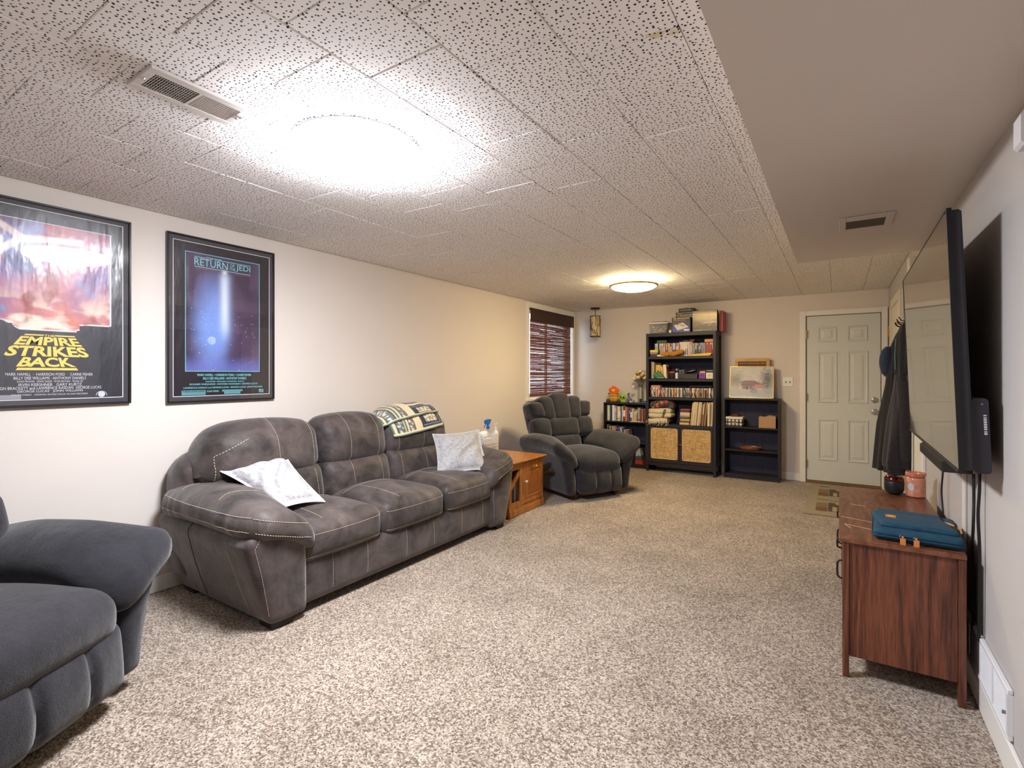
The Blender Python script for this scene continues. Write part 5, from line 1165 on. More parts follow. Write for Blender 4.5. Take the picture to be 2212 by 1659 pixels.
tag(MB().box(-.10, .10, -.03, .05, 0, .014, 0, .004).tube([(-.1, 0, .008), (-.14, .02, .02), (-.1, .05, .024), (0, .05, .022)], .004, 6).build('game_console', black, loc=(-1.78, 6.83, Z3 + .1238)), 'flat black gadget with cord lying on the disc row', 'device')
tag(MB().box(-.15, .14, -.03, .05, 0, .034, 0, .010).build('camera_bag', M('bag_black', (26, 25, 30), .7), loc=(-1.50, 6.84, Z3 + .1238)), 'low black soft bag lying on the disc row', 'bag')

# ---- bottom open shelf: blankets, discs, records (z .640)
Z4 = .6405
wool = M('wool_cream', (214, 202, 172), .95, noise=(60, 3, (190, 174, 140), .4, .65), bump=(300, .7, .004), sheen=.3); woolk = M('wool_black', (36, 32, 34), .95, bump=(300, .6, .003)); plaid = vcol('plaid_wool', .95, 0, bump=(260, .6, .004, (1, 1, 1)), sheen=.2)
def roll(cx_, cy_, cz_, hx, hy, hz, r_, fn=None): return soft((hx, hy, hz), r_, .014, (.01, .01, .008), fn, c=(cx_, cy_, cz_))
wob = lambda P, Q: np.stack([P[:, 0], P[:, 1] + .006 * np.sin(P[:, 0] * 22), P[:, 2] + .006 * np.sin(P[:, 0] * 14 + P[:, 1] * 9)], 1)
t = thing('blanket', 'folded blanket with white fringe at the bottom of the stack', 'blanket', (-2.02, 6.86, Z4)); softobj('fold', *roll(0, 0, .036, .135, .115, .034, .03, wob), M('wool_dark', (72, 62, 66), .95, bump=(300, .6, .003)), t)
V, F = soft((.130, .020, .030), .018, .012, (0, .006, .004), wob, c=(-.02, -.108, .040)); softobj('fringe_band', V, F, wool, t)
for i in range(34):
    xx = -.165 + i * .0085 + random.uniform(-.004, .004); L_ = random.uniform(.02, .055); z0 = random.uniform(.02, .065)
    MB().tube([(xx, -.126, z0), (xx + random.uniform(-.012, .012), -.137, z0 - .012), (xx + random.uniform(-.016, .016), -.138, z0 - L_ * .7), (xx + random.uniform(-.018, .012), -.136, z0 - L_)], .0028, 5).build('tassel', wool, t)
t = thing('blanket', 'folded cream blanket with black patterned bands in the stack', 'blanket', (-2.02, 6.855, Z4 + .076))
for k in range(2):
    V, F = roll(0, 0, .037 + .055 * k, .158 - .006 * k, .118, .034, .032, wob); softobj('fold', V, F, wool, t); T = tree_of(V, F)
    q = []
    for yy, zz in [(-.3, z) for z in np.linspace(.012 + .055 * k, .062 + .055 * k, 12)]: q += cast(T, [(.062 + .045 * (zz - .03) * 4 - .02 * k, .8, zz)], (0, 1, 0), .001) if False else [h for h in cast(T, [(.060 + .30 * (zz - .05), -.5, zz)], (0, 1, 0), .0012)]
    if len(q) > 3:
        b_ = MB(); pv = [Vector(p) for p in q]; V2 = []
        for p in pv: V2 += [p + Vector((-.016, -.0014, 0)), p + Vector((.016, -.0014, 0))]
        b_.add(V2, [(2 * i, 2 * i + 1, 2 * i + 3, 2 * i + 2) for i in range(len(pv) - 1)]); bd = b_.build('band', woolk, t)
        zg = MB()
        for i in range(1, len(pv) - 2, 3): a = pv[i] + Vector((-.012, -.003, 0)); c_ = pv[i + 1] + Vector((.012, -.003, 0)); d_ = pv[min(i + 2, len(pv) - 1)] + Vector((-.010, -.003, 0)); zg.tube([a, c_, d_], .0022, 4)
        zg.build('band_pattern', wool, bd)
def plaidc(P):
    a = np.floor(P[:, 0] / .030).astype(int); b_ = np.floor((P[:, 1] * .8 + P[:, 2]) / .034).astype(int)
    pal = [lin((52, 44, 50)), lin((176, 38, 44)), lin((44, 110, 76)), lin((60, 52, 58)), lin((214, 108, 66)), lin((58, 50, 56)), lin((86, 72, 78))]
    k = (a * 2 + b_ * 3) % 7; return np.array([pal[i] for i in k])
t = thing('blanket', 'dark plaid blanket with red and green checks topping the stack', 'blanket', (-2.0, 6.865, Z4 + .208))
V, F = soft((.155, .115, .048), .045, .008, (.0, .01, .012), lambda P, Q: np.stack([P[:, 0], P[:, 1], P[:, 2] + .016 * np.sin(P[:, 0] * 24 + 1) - .020 * np.abs(Q[:, 0]) ** 3], 1), c=(0, 0, .062)); o = softobj('fold', V, F, plaid, t)
at = o.data.color_attributes.new('Col', 'FLOAT_COLOR', 'POINT'); at.data.foreach_set('color', np.concatenate([plaidc(V), np.ones((len(V), 1))], 1).astype(np.float32).ravel())
pal = [('red', (186, 74, 50)), ('black', (44, 40, 44)), ('grey', (120, 124, 128)), ('cream', (224, 204, 178)), ('peach', (226, 176, 148)), ('lilac', (172, 162, 178)), ('olive', (120, 120, 92)), ('charcoal', (66, 64, 66)), ('mustard', (196, 168, 84)), ('tan', (176, 146, 104)), ('dark brown', (70, 54, 48)), ('beige', (206, 190, 150)), ('orange', (214, 150, 104))]
for k, (cn_, c) in enumerate(reversed(pal)):
    flat('disc_case', 'case', '%s disc case in the stack between blankets and records' % cn_, -1.690 + random.uniform(-.003, .003) - (.006 if k < 2 else 0), 6.765, Z4 + .0158 * k, .124, .135, .0154, c, 0, 'disc stack beside the records')
x = -1.618; n_ = 27
cols = ['beige', 'tan', 'cream', 'beige', 'tan', 'beige', 'cream', 'taupe', 'beige', 'cream', 'tan', 'beige', 'black', 'brown', 'brown', 'tan', 'maroon', 'brown', 'taupe', 'tan', 'grey', 'cream', 'beige', 'tan', 'brown', 'beige', 'cream']
num = {}; seen = {}
for c in cols: num[c] = num.get(c, 0) + 1
for k, c in enumerate(cols):
    seen[c] = seen.get(c, 0) + 1; w_ = random.choice([.006, .008, .009, .010]) * .93 * 1.22; lean = .10 if k < 20 else .03
    lab = ('%s record sleeve leaning in the row above rattan doors' % c) if num[c] == 1 else ('%s %s record sleeve from the disc stack, above rattan doors' % (ordn(seen[c]), c))
    if k == 0: x += .0
    if k == 20: x += .02
    book(x, x + w_, 6.745 + random.uniform(0, .008), .31, Z4, .305 if k % 7 else .29, c, lab, lean=lean, group='record sleeves on the bottom shelf', nm='record_sleeve', cat='record', paper=False, band=random.choice([None, ((150, 124, 92), .1, .9), ((210, 196, 160), .5, .96)])); x += w_ / math.cos(lean) + .0004

# ------------------------------------------------------------------ things on the right hand low bookcase
t = thing('framed_picture', 'gold framed house and trees picture leaning on low bookcase', 'picture', (-.925, 6.935, 1.0045)); t.rotation_euler = (R(-8), 0, 0)
gf = M('gold_frame', (190, 152, 80), .3, metal=1.0)
b_ = MB()
for q in ((-.252, -.244, 0, .402), (.244, .252, 0, .402)): b_.box(q[0], q[1], -.004, .022, q[2], q[3], 0, .0015)
b_.box(-.244, .244, -.004, .022, 0, .008, 0, .0015).box(-.244, .244, -.004, .022, .394, .402, 0, .0015).build('frame', gf, t, smooth=False)
def house(u, v):
    c = mixc(lin((206, 200, 196)), lin((216, 212, 210)), nz2(u * 3, v * 3, 8, 50))
    n1 = nz2(u * 10, v * 10, 14, 51); n2 = nz2(u * 16, v * 16, 16, 52)
    rs = np.random.default_rng(3).random(len(u)); tl_ = (np.exp(-(((u - .12) / .15) ** 2 + ((v - .58) / .24) ** 2)) * (.4 + n1) > rs * .95 + .05) * .75; tr_ = (np.exp(-(((u - .87) / .13) ** 2 + ((v - .60) / .33) ** 2)) * (.5 + n2) > rs * .9 + .05) * .9
    c = mixc(c, lin((92, 98, 92)), tl_); c = mixc(c, lin((70, 82, 78)), tr_)
    h1 = (u > .28) & (u < .56) & (v > .27) & (v < .40); c[h1] = lin((176, 148, 148)); rf = (v > .40) & (v < .56) & (v - .40 < (.60 - np.abs(u - .45) * .9) * .55 - .12) & (u > .25) & (u < .70); c[rf] = lin((150, 122, 126))
    h2 = (u > .56) & (u < .80) & (v > .30) & (v < .44); c[h2] = lin((206, 150, 146)); g1 = h2 & (np.abs((u * 40) % 1 - .5) < .15); c[g1] = lin((226, 190, 186))
    ol = ((np.abs(v - .40) < .008) & (u > .25) & (u < .58)) | ((np.abs(v - .44) < .008) & (u > .55) & (u < .81)) | ((np.abs(u - .40) < .018) & (v > .27) & (v < .37)) | ((np.abs(u - .33) < .012) & (v > .31) & (v < .37)) | ((np.abs(u - .49) < .012) & (v > .31) & (v < .37)); c[ol] = lin((104, 84, 90))
    dk_ = (np.hypot((u - .56) / .09, (v - .21) / .08) < 1) & (n2 > .42); c[dk_] = lin((110, 104, 122))
    gr = v < .24; c = mixc(c, lin((172, 168, 190)), gr * n1 * .8); c = mixc(c, lin((150, 176, 164)), gr * (n2 > .6) * (u > .5) * .8); return c
gridobj('print', lambda u, v: np.stack([lerp(-.244, .244, u), np.full_like(u, .003), lerp(.008, .394, v)], 1), 120, 96, vcol('print_matt', .5), t, house, smooth=False)
MB().box(-.244, .244, .0005, .0012, .008, .394).build('glass', pane_mat('picture_glass', ior=1.45, rough=.02), t, smooth=False)
MB().box(-.244, .244, .006, .018, .008, .394).build('backing', M('backing', (150, 130, 110), .8), t, smooth=False)
t = thing('framed_picture', 'light wood framed sign behind the gold framed picture', 'picture', (-.925, 7.005, 1.0025)); t.rotation_euler = (R(-4), 0, 0)
pine = M('pine_frame', (206, 164, 96), .5, noise=(10, 4, (176, 130, 66), .35, .7), stretch=(1, 8, 8))
for n, q in (('rail', (-.200, .200, .462, .502)), ('rail', (-.200, .200, .0, .04)), ('stile', (-.200, -.163, .04, .462)), ('stile', (.163, .200, .04, .462))): MB().box(q[0], q[1], -.01, .012, q[2], q[3], 0, .002).build(n, pine, t, smooth=False)
MB().box(-.163, .163, 0, .008, .04, .462).build('board', M('sign_board', (112, 84, 58), .7, noise=(90, 3, (84, 60, 40), .4, .6)), t, smooth=False)
b_ = MB()
for i in range(26): xx = -.15 + i * .012; b_.box(xx, xx + random.choice([.004, .006, .008]), -.002, .0005, .428 + random.uniform(0, .006), .452 - random.uniform(0, .006))
b_.build('carved_marks', M('sign_mark', (168, 140, 104), .6), t, smooth=False)['kind'] = 'stuff'
t = thing('gingham_box', 'black and white gingham box with latch on the upper shelf', 'box', (-1.108, 6.93, .6455))
gm, gnt, gb_ = nodes('gingham'); tcg = gnt.nodes.new('ShaderNodeTexCoord'); spg = gnt.nodes.new('ShaderNodeSeparateXYZ'); gnt.links.new(tcg.outputs['Object'], spg.inputs[0])
outs = []
for ax_ in ('X', 'Z', 'Y'):
    d_ = gnt.nodes.new('ShaderNodeMath'); d_.operation = 'MULTIPLY'; d_.inputs[1].default_value = 23.0; gnt.links.new(spg.outputs[ax_], d_.inputs[0])
    f_ = gnt.nodes.new('ShaderNodeMath'); f_.operation = 'FRACT'; gnt.links.new(d_.outputs[0], f_.inputs[0]); g_ = gnt.nodes.new('ShaderNodeMath'); g_.operation = 'GREATER_THAN'; g_.inputs[1].default_value = .5; gnt.links.new(f_.outputs[0], g_.inputs[0]); outs.append(g_)
a1 = gnt.nodes.new('ShaderNodeMath'); a1.operation = 'ADD'; gnt.links.new(outs[0].outputs[0], a1.inputs[0]); gnt.links.new(outs[2].outputs[0], a1.inputs[1]); a2 = gnt.nodes.new('ShaderNodeMath'); a2.operation = 'ADD'; gnt.links.new(a1.outputs[0], a2.inputs[0]); gnt.links.new(outs[1].outputs[0], a2.inputs[1])
rg = gnt.nodes.new('ShaderNodeValToRGB'); rg.color_ramp.interpolation = 'CONSTANT'; rg.color_ramp.elements[0].color = lin4((38, 36, 38)); rg.color_ramp.elements[1].position = .3; rg.color_ramp.elements[1].color = lin4((96, 92, 92)); k = rg.color_ramp.elements.new(.55); k.color = lin4((226, 220, 210))
d3_ = gnt.nodes.new('ShaderNodeMath'); d3_.operation = 'DIVIDE'; d3_.inputs[1].default_value = 3; gnt.links.new(a2.outputs[0], d3_.inputs[0]); gnt.links.new(d3_.outputs[0], rg.inputs[0]); gnt.links.new(rg.outputs[0], gb_.inputs['Base Color']); gb_.inputs['Roughness'].default_value = .5
MB().box(-.095, .095, -.075, .085, .0005, .092, 0, .003).build('base', gm, t, smooth=False); MB().box(-.099, .099, -.079, .088, .093, .122, 0, .003).build('lid', M('lid_cream', (220, 212, 196), .5), t, smooth=False)
MB().tube([(-.025, -.080, .052), (-.025, -.090, .048), (-.02, -.092, .034), (.02, -.092, .034), (.025, -.090, .048), (.025, -.080, .052)], .0025, 6).box(-.03, .03, -.078, -.0755, .046, .058).build('handle', brass, t)
t = thing('wooden_box', 'tiny dark red wooden box on the gingham box', 'box', (-1.105, 6.93, .768)); MB().box(-.045, .045, -.04, .04, .0005, .022, 0, .003).build('base', M('redwood', (84, 40, 36), .35), t, smooth=False); MB().box(-.047, .047, -.042, .042, .0225, .034, 0, .004).build('lid', M('redwood', (0, 0, 0)), t, smooth=False); MB().lathe([(0, -.004), (.006, -.003), (.005, 0)], 8, (0, -.042, .024), axis='y', caps=False).build('latch', brass, t)
card = M('cardboard', (176, 140, 104), .8)
t = thing('cardboard_box', 'small brown cardboard box at the end of the upper shelf', 'box', (-.735, 6.915, .6455)); MB().box(-.093, .093, -.06, .09, .0005, .138, 0, .001).build('carton', card, t, smooth=False); MB().prism([(-.088, .1385), (.093, .1385), (.093, .143), (.02, .154), (-.02, .1405)], -.055, .085, ax=('x', 'z', 'y')).build('flap', card, t, smooth=False); MB().box(-.06, .0, -.05, .06, .1395, .143).build('phone', black, t, smooth=False)
t = thing('wooden_dish', 'shallow oval wooden dish on the lower shelf of the emptier bookcase', 'dish', (-.925, 6.94, .3605)); dw = M('dish_wood', (140, 84, 50), .4, noise=(14, 4, (92, 50, 28), .35, .7), coat=.3)
b_ = MB(); n = 30; prof = [(0, .002), (.9, .002), (1.0, .014), (1.02, .032), (.985, .036), (.95, .030), (.9, .014), (0, .012)]; V = []; F = []
for r_, z_ in prof:
    for k in range(n): a = 2 * PI * k / n; V.append((.130 * r_ * math.cos(a), .085 * r_ * math.sin(a), z_))
for i in range(len(prof) - 1):
    for k in range(n): F.append((i * n + k, i * n + (k + 1) % n, (i + 1) * n + (k + 1) % n, (i + 1) * n + k))
b_.add(V, F); b_.build('bowl', dw, t); MB().lathe([(0, .045), (.006, .042), (.008, .03), (.004, .02)], 10, (.03, .0, 0), caps=False).build('knob', dw, t)

# ------------------------------------------------------------------ oak end table and what stands on it
oak = M('oak', (190, 126, 54), .35, noise=(7, 5, (138, 78, 24), .3, .7), stretch=(6, 6, 1), coat=.25); oakd = M('oak_panel', (164, 98, 36), .4, noise=(7, 5, (126, 70, 22), .3, .7), stretch=(8, 8, 1), coat=.2)
EX0, EX1, EY0, EY1 = -3.12, -2.49, 3.80, 4.42
t = thing('end_table', 'oak end table with panelled door and magazine slot', 'table', ((EX0 + EX1) / 2, (EY0 + EY1) / 2, 0)); ax_, ay_ = t.location.x, t.location.y
def EB(mb, x0, x1, y0, y1, z0, z1, b=.002): return mb.box(x0 - ax_, x1 - ax_, y0 - ay_, y1 - ay_, z0, z1, 0, b)
EB(EB(MB(), EX0, EX1 + .012, EY0 - .01, EY1 + .012, 0, .062, .006), EX0, EX1 + .004, EY0 - .004, EY1 + .004, .062, .074, .004).build('plinth', oak, t, smooth=False)
EB(EB(MB(), EX0 - .0, EX1 + .03, EY0 - .03, EY1 + .03, .482, .502, .007), EX0, EX1 + .012, EY0 - .012, EY1 + .012, .470, .4815, .003).build('top', oak, t, smooth=False)
EB(MB(), EX0, EX1, EY1 - .018, EY1, .075, .4695).build('side_panel', oak, t, smooth=False); EB(MB(), EX0, EX1, EY0, EY0 + .018, .075, .4695).build('side_panel', oak, t, smooth=False)
EB(MB(), EX0 + .004, EX0 + .012, EY0 + .018, EY1 - .018, .075, .4695, 0).build('back_panel', oakd, t, smooth=False); EB(MB(), EX0 + .012, EX1 - .02, 4.02, 4.036, .075, .4695, 0).build('partition', oakd, t, smooth=False)
for a, c in ((EY0 + .0185, EY0 + .045), (3.985, 4.035)): EB(MB(), EX1 - .02, EX1, a, c, .075, .4695).build('stile', oak, t, smooth=False)
EB(MB(), EX1 - .02, EX1, EY0 + .0455, 3.9845, .075, .125).build('rail', oak, t, smooth=False); EB(MB(), EX1 - .02, EX1, EY0 + .0455, 3.9845, .42, .4695).build('rail', oak, t, smooth=False)
MB().prism([(3.8455 - ay_, .24), (3.8455 - ay_, .29), (3.984 - ay_, .415), (3.984 - ay_, .365)], EX1 - .019 - ax_, EX1 - .003 - ax_, ax=('y', 'z', 'x')).build('brace', oak, t, smooth=False)
d = EB(MB(), EX1 - .02, EX1 - .001, 4.037, EY1 - .001, .080, .465, .003).build('door', oak, t, smooth=False)
b_ = MB(); P = []
for ins, dx in ((0, 0), (.006, .003), (.012, .003), (.018, -.001), (.028, -.001), (.045, .003)): P += [(EX1 - .001 + dx - ax_, 4.085 + ins - ay_, .125 + ins), (EX1 - .001 + dx - ax_, 4.375 - ins - ay_, .125 + ins), (EX1 - .001 + dx - ax_, 4.375 - ins - ay_, .400 - ins), (EX1 - .001 + dx - ax_, 4.085 + ins - ay_, .400 - ins)]
b_.add(P, [(i * 4 + k, i * 4 + (k + 1) % 4, i * 4 + 4 + (k + 1) % 4, i * 4 + 4 + k) for i in range(5) for k in range(4)] + [(20, 21, 22, 23)]); b_.build('door_panel', oakd, d, smooth=False)
MB().prism([(4.16 - ay_, .43), (4.19 - ay_, .395), (4.23 - ay_, .385), (4.27 - ay_, .395), (4.30 - ay_, .43)], EX1 + .0005 - ax_, EX1 + .006 - ax_, ax=('y', 'z', 'x')).build('carved_shield', oak, d, smooth=False)
MB().tube([(EX1 + .006 - ax_, 4.175 - ay_, .425), (EX1 + .012 - ax_, 4.185 - ay_, .410), (EX1 + .016 - ax_, 4.23 - ay_, .402), (EX1 + .012 - ax_, 4.275 - ay_, .410), (EX1 + .006 - ax_, 4.285 - ay_, .425)], .0035, 8).build('pull', brass, d)
MB().lathe([(0, 0), (.007, .001), (.006, .012), (.014, .016), (.015, .024), (.008, .030), (0, .031)], 14, (EX1 - ax_, 4.075 - ay_, .29), axis='x', caps=False).build('knob', M('knob_porcelain', (206, 196, 190), .25), d)
for k in range(4): c_ = ((120, 120, 126), (180, 174, 168), (78, 74, 78), (150, 146, 140))[k]; tag(MB().box(-.11, .11, -.004, .004, 0, .25, 0, .001).build('magazine', plain(c_, .5), loc=(-2.63, 3.935 + .018 * k, .0755), smooth=False), ('grey', 'pale', 'dark', 'light grey')[k] + ' magazine standing in the slot of the oak table', 'magazine', 'magazines in the oak table')
tag(MB().box(-.09, .09, -.05, .05, 0, .045, 0, .003).build('book', cm('maroon'), loc=(-2.64, 3.93, .329), smooth=False), 'dark red book resting on the magazines in the oak table', 'book')
ZE = .5025
t = thing('wire_basket', 'white woven wire basket on the oak end table', 'basket', (-2.93, 4.02, ZE)); wb = M('basket_white', (216, 214, 208), .6)
b_ = MB(); hx, hy, hh = .085, .125, .205
for z_ in (0.004, .10, .125, .15, .175, hh): b_.tube([(p[0], p[1], z_) for p in rrect(-hx, hx, -hy, hy, .02, 3)], .0042 if z_ in (.004, hh) else .003, 5, closed=True)
b_.build('hoops', wb, t)['kind'] = 'stuff'
pr = rrect(-hx, hx, -hy, hy, .02, 3); L_ = []
for i in range(len(pr)):
    p, q = Vector(pr[i]), Vector(pr[(i + 1) % len(pr)]); n = max(1, int((q - p).length / .016))
    for k in range(n): L_.append(p.lerp(q, k / n))
b_ = MB()
for p in L_: b_.tube([(p.x, p.y, .004), (p.x, p.y, hh)], .0022, 4)
b_.build('wires', wb, t)['kind'] = 'stuff'; MB().box(-hx + .004, hx - .004, -hy + .004, hy - .004, .0005, .004).build('floor_panel', wb, t, smooth=False)
b_ = MB()
for i, p in enumerate(L_):
    if i % 1 == 0: b_.lathe([(.004, -.011), (.008, 0), (.004, .011)], 6, (p.x, p.y, .163 - .026 * (i % 2)), caps=False)
b_.build('weave', wb, t)['kind'] = 'stuff'
tag(MB().box(-.05, .05, -.075, .075, 0, .17, 0, .004).build('tissue_box', M('tissue_box', (206, 196, 196), .6), loc=(-2.93, 4.02, ZE + .0045), smooth=False), 'pale tissue box inside the white wire basket', 'box')
V, F = soft((.035, .05, .03), .02, .012, (0, 0, .006), lambda P, Q: P + np.stack([.006 * np.sin(P[:, 1] * 90), 0 * P[:, 0], .006 * np.sin(P[:, 1] * 60)], 1), c=(0, 0, 0)); b_ = MB(); b_.add(V, F); tag(b_.build('tissue', M('tissue_white', (236, 234, 232), .8), loc=(-2.93, 4.00, ZE + .205), ang=80), 'white tissue poking out of the tissue box', 'tissue')
t = thing('spray_bottle', 'clear spray bottle with bright blue trigger head', 'bottle', (-3.02, 4.215, ZE)); MB().lathe([(0, .001), (.034, .001), (.036, .01), (.036, .15), (.026, .20), (.014, .225), (.014, .25)], 22, caps=False).build('bottle', pane_mat('spray_plastic', (.86, .88, .9), 1.4, .1, haze=.3), t); MB().lathe([(.0155, .240), (.0165, .246), (.0165, .272), (.012, .278), (.012, .29)], 18, caps=False).build('collar', M('spray_blue', (28, 104, 192), .4), t)
bl_ = M('spray_blue', (0, 0, 0)); MB().prism([(-.050, .300), (-.052, .326), (-.030, .338), (.032, .338), (.036, .318), (.016, .286), (-.010, .286)], -.011, .011, ax=('y', 'z', 'x')).build('head', bl_, t, smooth=False); MB().tube([(0, -.030, .302), (0, -.048, .282), (0, -.060, .262), (0, -.066, .256)], .005, 6).build('trigger', bl_, t); MB().tube([(0, .036, .330), (0, .052, .329)], .007, 8).build('nozzle', bl_, t)
t = thing('pump_bottle', 'white pump lotion bottle beside the spray bottle', 'bottle', (-2.95, 4.25, ZE)); pw = M('pump_white', (228, 222, 216), .4); MB().lathe([(0, .001), (.027, .001), (.030, .008), (.030, .19), (.024, .215), (.012, .228), (.012, .24)], 24, caps=False).build('bottle', pw, t); MB().lathe([(.014, .236), (.014, .254), (.005, .258), (.005, .284), (0, .284)], 16, caps=False).build('collar', pw, t); MB().tube([(0, -.008, .288), (0, .018, .289), (0, .036, .282)], [.009, .007, .004], 8).build('spout', pw, t); MB().lathe([(.0305, .05), (.0306, .12)], 24, caps=False).build('label_print', M('label_cream', (226, 206, 176), .5), t)

# ------------------------------------------------------------------ door mat
def matc(u, v):
    c = np.tile(np.array(lin((152, 142, 126))), (len(u), 1)); n = nz2(u * 20, v * 30, 9, 60); c = mixc(c, lin((150, 134, 110)), n * .5)
    x = u * .56; y = v * 1.46
    def blk(x0, x1, y0, y1, col): q = (x > x0) & (x < x1) & (y > y0) & (y < y1); c[q] = np.array(lin(col)) * (1 - .12 * n[q][:, None])
    for o_ in (0, .70):
        blk(.09, .186, .16 + o_, .32 + o_, (112, 82, 58)); blk(.09, .186, .32 + o_, .52 + o_, (128, 108, 72)); blk(.19, .56, .18 + o_, .56 + o_, (84, 70, 62)); blk(.225, .262, .20 + o_, .38 + o_, (176, 160, 122)); blk(.30, .36, .38 + o_, .50 + o_, (170, 152, 120)); blk(.36, .45, .18 + o_, .34 + o_, (120, 100, 70)); blk(.40, .50, .40 + o_, .56 + o_, (112, 82, 58)); blk(.25, .29, .50 + o_, .56 + o_, (176, 160, 122))
    blk(.09, .186, .66, .70, (104, 96, 66)); blk(.09, .186, 1.36, 1.40, (90, 82, 56)); blk(.19, .56, .62, .70, (140, 124, 104)); return c
t = thing('door_mat', 'flat beige and brown block patterned mat before the entry door', 'mat', (-.28, 5.445, 0))
MB().box(0, .56, 0, 1.47, .0005, .009, 0, .003).build('backing', M('mat_backing', (140, 124, 100), .9), t, smooth=False)
gridobj('pile', lambda u, v: np.stack([lerp(.001, .559, u), lerp(.001, 1.469, v), np.full_like(u, .0096)], 1), 110, 150, vcol('mat_pile', .95, 0, bump=(240, .6, .004, (1, 1, 1))), t, matc, smooth=False)

# ------------------------------------------------------------------ television stand
wm, wnt, wb_ = nodes('walnut'); tcw = wnt.nodes.new('ShaderNodeTexCoord')
def wood_nodes(nt, b, tc, stretch, c1, c2, c3, rough=.38, k=1.0):
    mp = nt.nodes.new('ShaderNodeMapping'); mp.inputs['Scale'].default_value = stretch; nt.links.new(tc.outputs['Object'], mp.inputs[0])
    n0 = nt.nodes.new('ShaderNodeTexNoise'); n0.inputs['Scale'].default_value = 2.2 * k; n0.inputs['Detail'].default_value = 2; nt.links.new(mp.outputs[0], n0.inputs['Vector'])
    mul = nt.nodes.new('ShaderNodeMath'); mul.operation = 'MULTIPLY'; mul.inputs[1].default_value = 9.0; nt.links.new(n0.outputs['Fac'], mul.inputs[0])
    fr = nt.nodes.new('ShaderNodeMath'); fr.operation = 'PINGPONG'; fr.inputs[1].default_value = .5; nt.links.new(mul.outputs[0], fr.inputs[0])
    n1 = nt.nodes.new('ShaderNodeTexNoise'); n1.inputs['Scale'].default_value = 40 * k; n1.inputs['Detail'].default_value = 4; mp2 = nt.nodes.new('ShaderNodeMapping'); mp2.inputs['Scale'].default_value = tuple(s_ if s_ < 1 else s_ * 1.6 for s_ in stretch); nt.links.new(tc.outputs['Object'], mp2.inputs[0]); nt.links.new(mp2.outputs[0], n1.inputs['Vector'])
    a = nt.nodes.new('ShaderNodeMath'); a.operation = 'MULTIPLY_ADD'; a.inputs[1].default_value = .55; nt.links.new(fr.outputs[0], a.inputs[0])
    m_ = nt.nodes.new('ShaderNodeMath'); m_.operation = 'MULTIPLY'; m_.inputs[1].default_value = .75; nt.links.new(n1.outputs['Fac'], m_.inputs[0]); nt.links.new(m_.outputs[0], a.inputs[2])
    r = nt.nodes.new('ShaderNodeValToRGB'); r.color_ramp.elements[0].position = .28; r.color_ramp.elements[0].color = lin4(c1); r.color_ramp.elements[1].position = .75; r.color_ramp.elements[1].color = lin4(c3); k_ = r.color_ramp.elements.new(.5); k_.color = lin4(c2)
    nt.links.new(a.outputs[0], r.inputs[0]); nt.links.new(r.outputs[0], b.inputs['Base Color']); b.inputs['Roughness'].default_value = rough
wood_nodes(wnt, wb_, tcw, (3.2, 3.2, .26), (62, 32, 22), (96, 52, 36), (128, 74, 50))
wt, wtn, wtb = nodes('walnut_top'); wood_nodes(wtn, wtb, wtn.nodes.new('ShaderNodeTexCoord'), (3.2, .6, 3.2), (84, 50, 34), (112, 68, 46), (136, 86, 60), .32)
TX0, TX1, TY0, TY1 = .0, .417, 2.60, 3.775
t = thing('media_cabinet', 'reddish brown wooden media cabinet with laptop case on top', 'cabinet', ((TX0 + TX1) / 2, (TY0 + TY1) / 2, 0)); ax_, ay_ = t.location.x, t.location.y
def WB(mb, x0, x1, y0, y1, z0, z1, b=.0015): return mb.box(x0 - ax_, x1 - ax_, y0 - ay_, y1 - ay_, z0, z1, 0, b)
top = WB(MB(), TX0, TX1, TY0, TY1, .578, .598, .002).build('top', wt, t, smooth=False)
sc_ = MB()
for p, q in (((.01, 2.985), (.14, 2.94)), ((.022, 2.845), (.135, 2.80)), ((.022, 2.845), (.045, 2.78)), ((.05, 3.3), (.12, 3.28))): sc_.tube([(p[0] - ax_, p[1] - ay_, .5982), (q[0] - ax_, q[1] - ay_, .5982)], .0012, 4)
sc_.build('scratch', M('scratch', (206, 160, 124), .6), top)
for x0 in (.012, .392):
    for y0 in (TY0 + .004, TY1 - .04): WB(MB(), x0, x0 + .024, y0, y0 + .034, 0, .5775).build('leg', wm, t, smooth=False)
for y0 in (TY0 + .014, TY1 - .026): WB(MB(), .0365, .3915, y0, y0 + .012, .090, .5775, .001).build('side_panel', wm, t, smooth=False)
WB(MB(), .395, .402, TY0 + .04, TY1 - .042, .090, .5775, 0).build('back_panel', wm, t, smooth=False); WB(MB(), .03, .394, TY0 + .027, TY1 - .027, .090, .106, 0).build('bottom_panel', wm, t, smooth=False)
hm = M('handle_black', (30, 27, 28), .35)
ymid = (TY0 + TY1) / 2
for (a, c) in ((TY0 + .0405, ymid - .002), (ymid + .002, TY1 - .0425)):
    for (z0, z1, hz) in ((.505, .574, .552), (.100, .501, .437)):
        d = WB(MB(), .014, .030, a, c, z0, z1, .0015).build('drawer_front' if z0 > .4 else 'cabinet_door', wm, t, smooth=False)
        hy = a + .035; h_ = .022 if z0 > .4 else .040
        MB().tube([(.014 - ax_, hy - ay_, hz + h_), (.002 - ax_, hy - ay_, hz + h_ - .002), (-.006 - ax_, hy - ay_, hz + h_ * .7), (-.007 - ax_, hy - ay_, hz), (-.006 - ax_, hy - ay_, hz - h_ * .7), (.002 - ax_, hy - ay_, hz - h_ + .002), (.014 - ax_, hy - ay_, hz - h_)], .0042, 8).build('handle', hm, d)

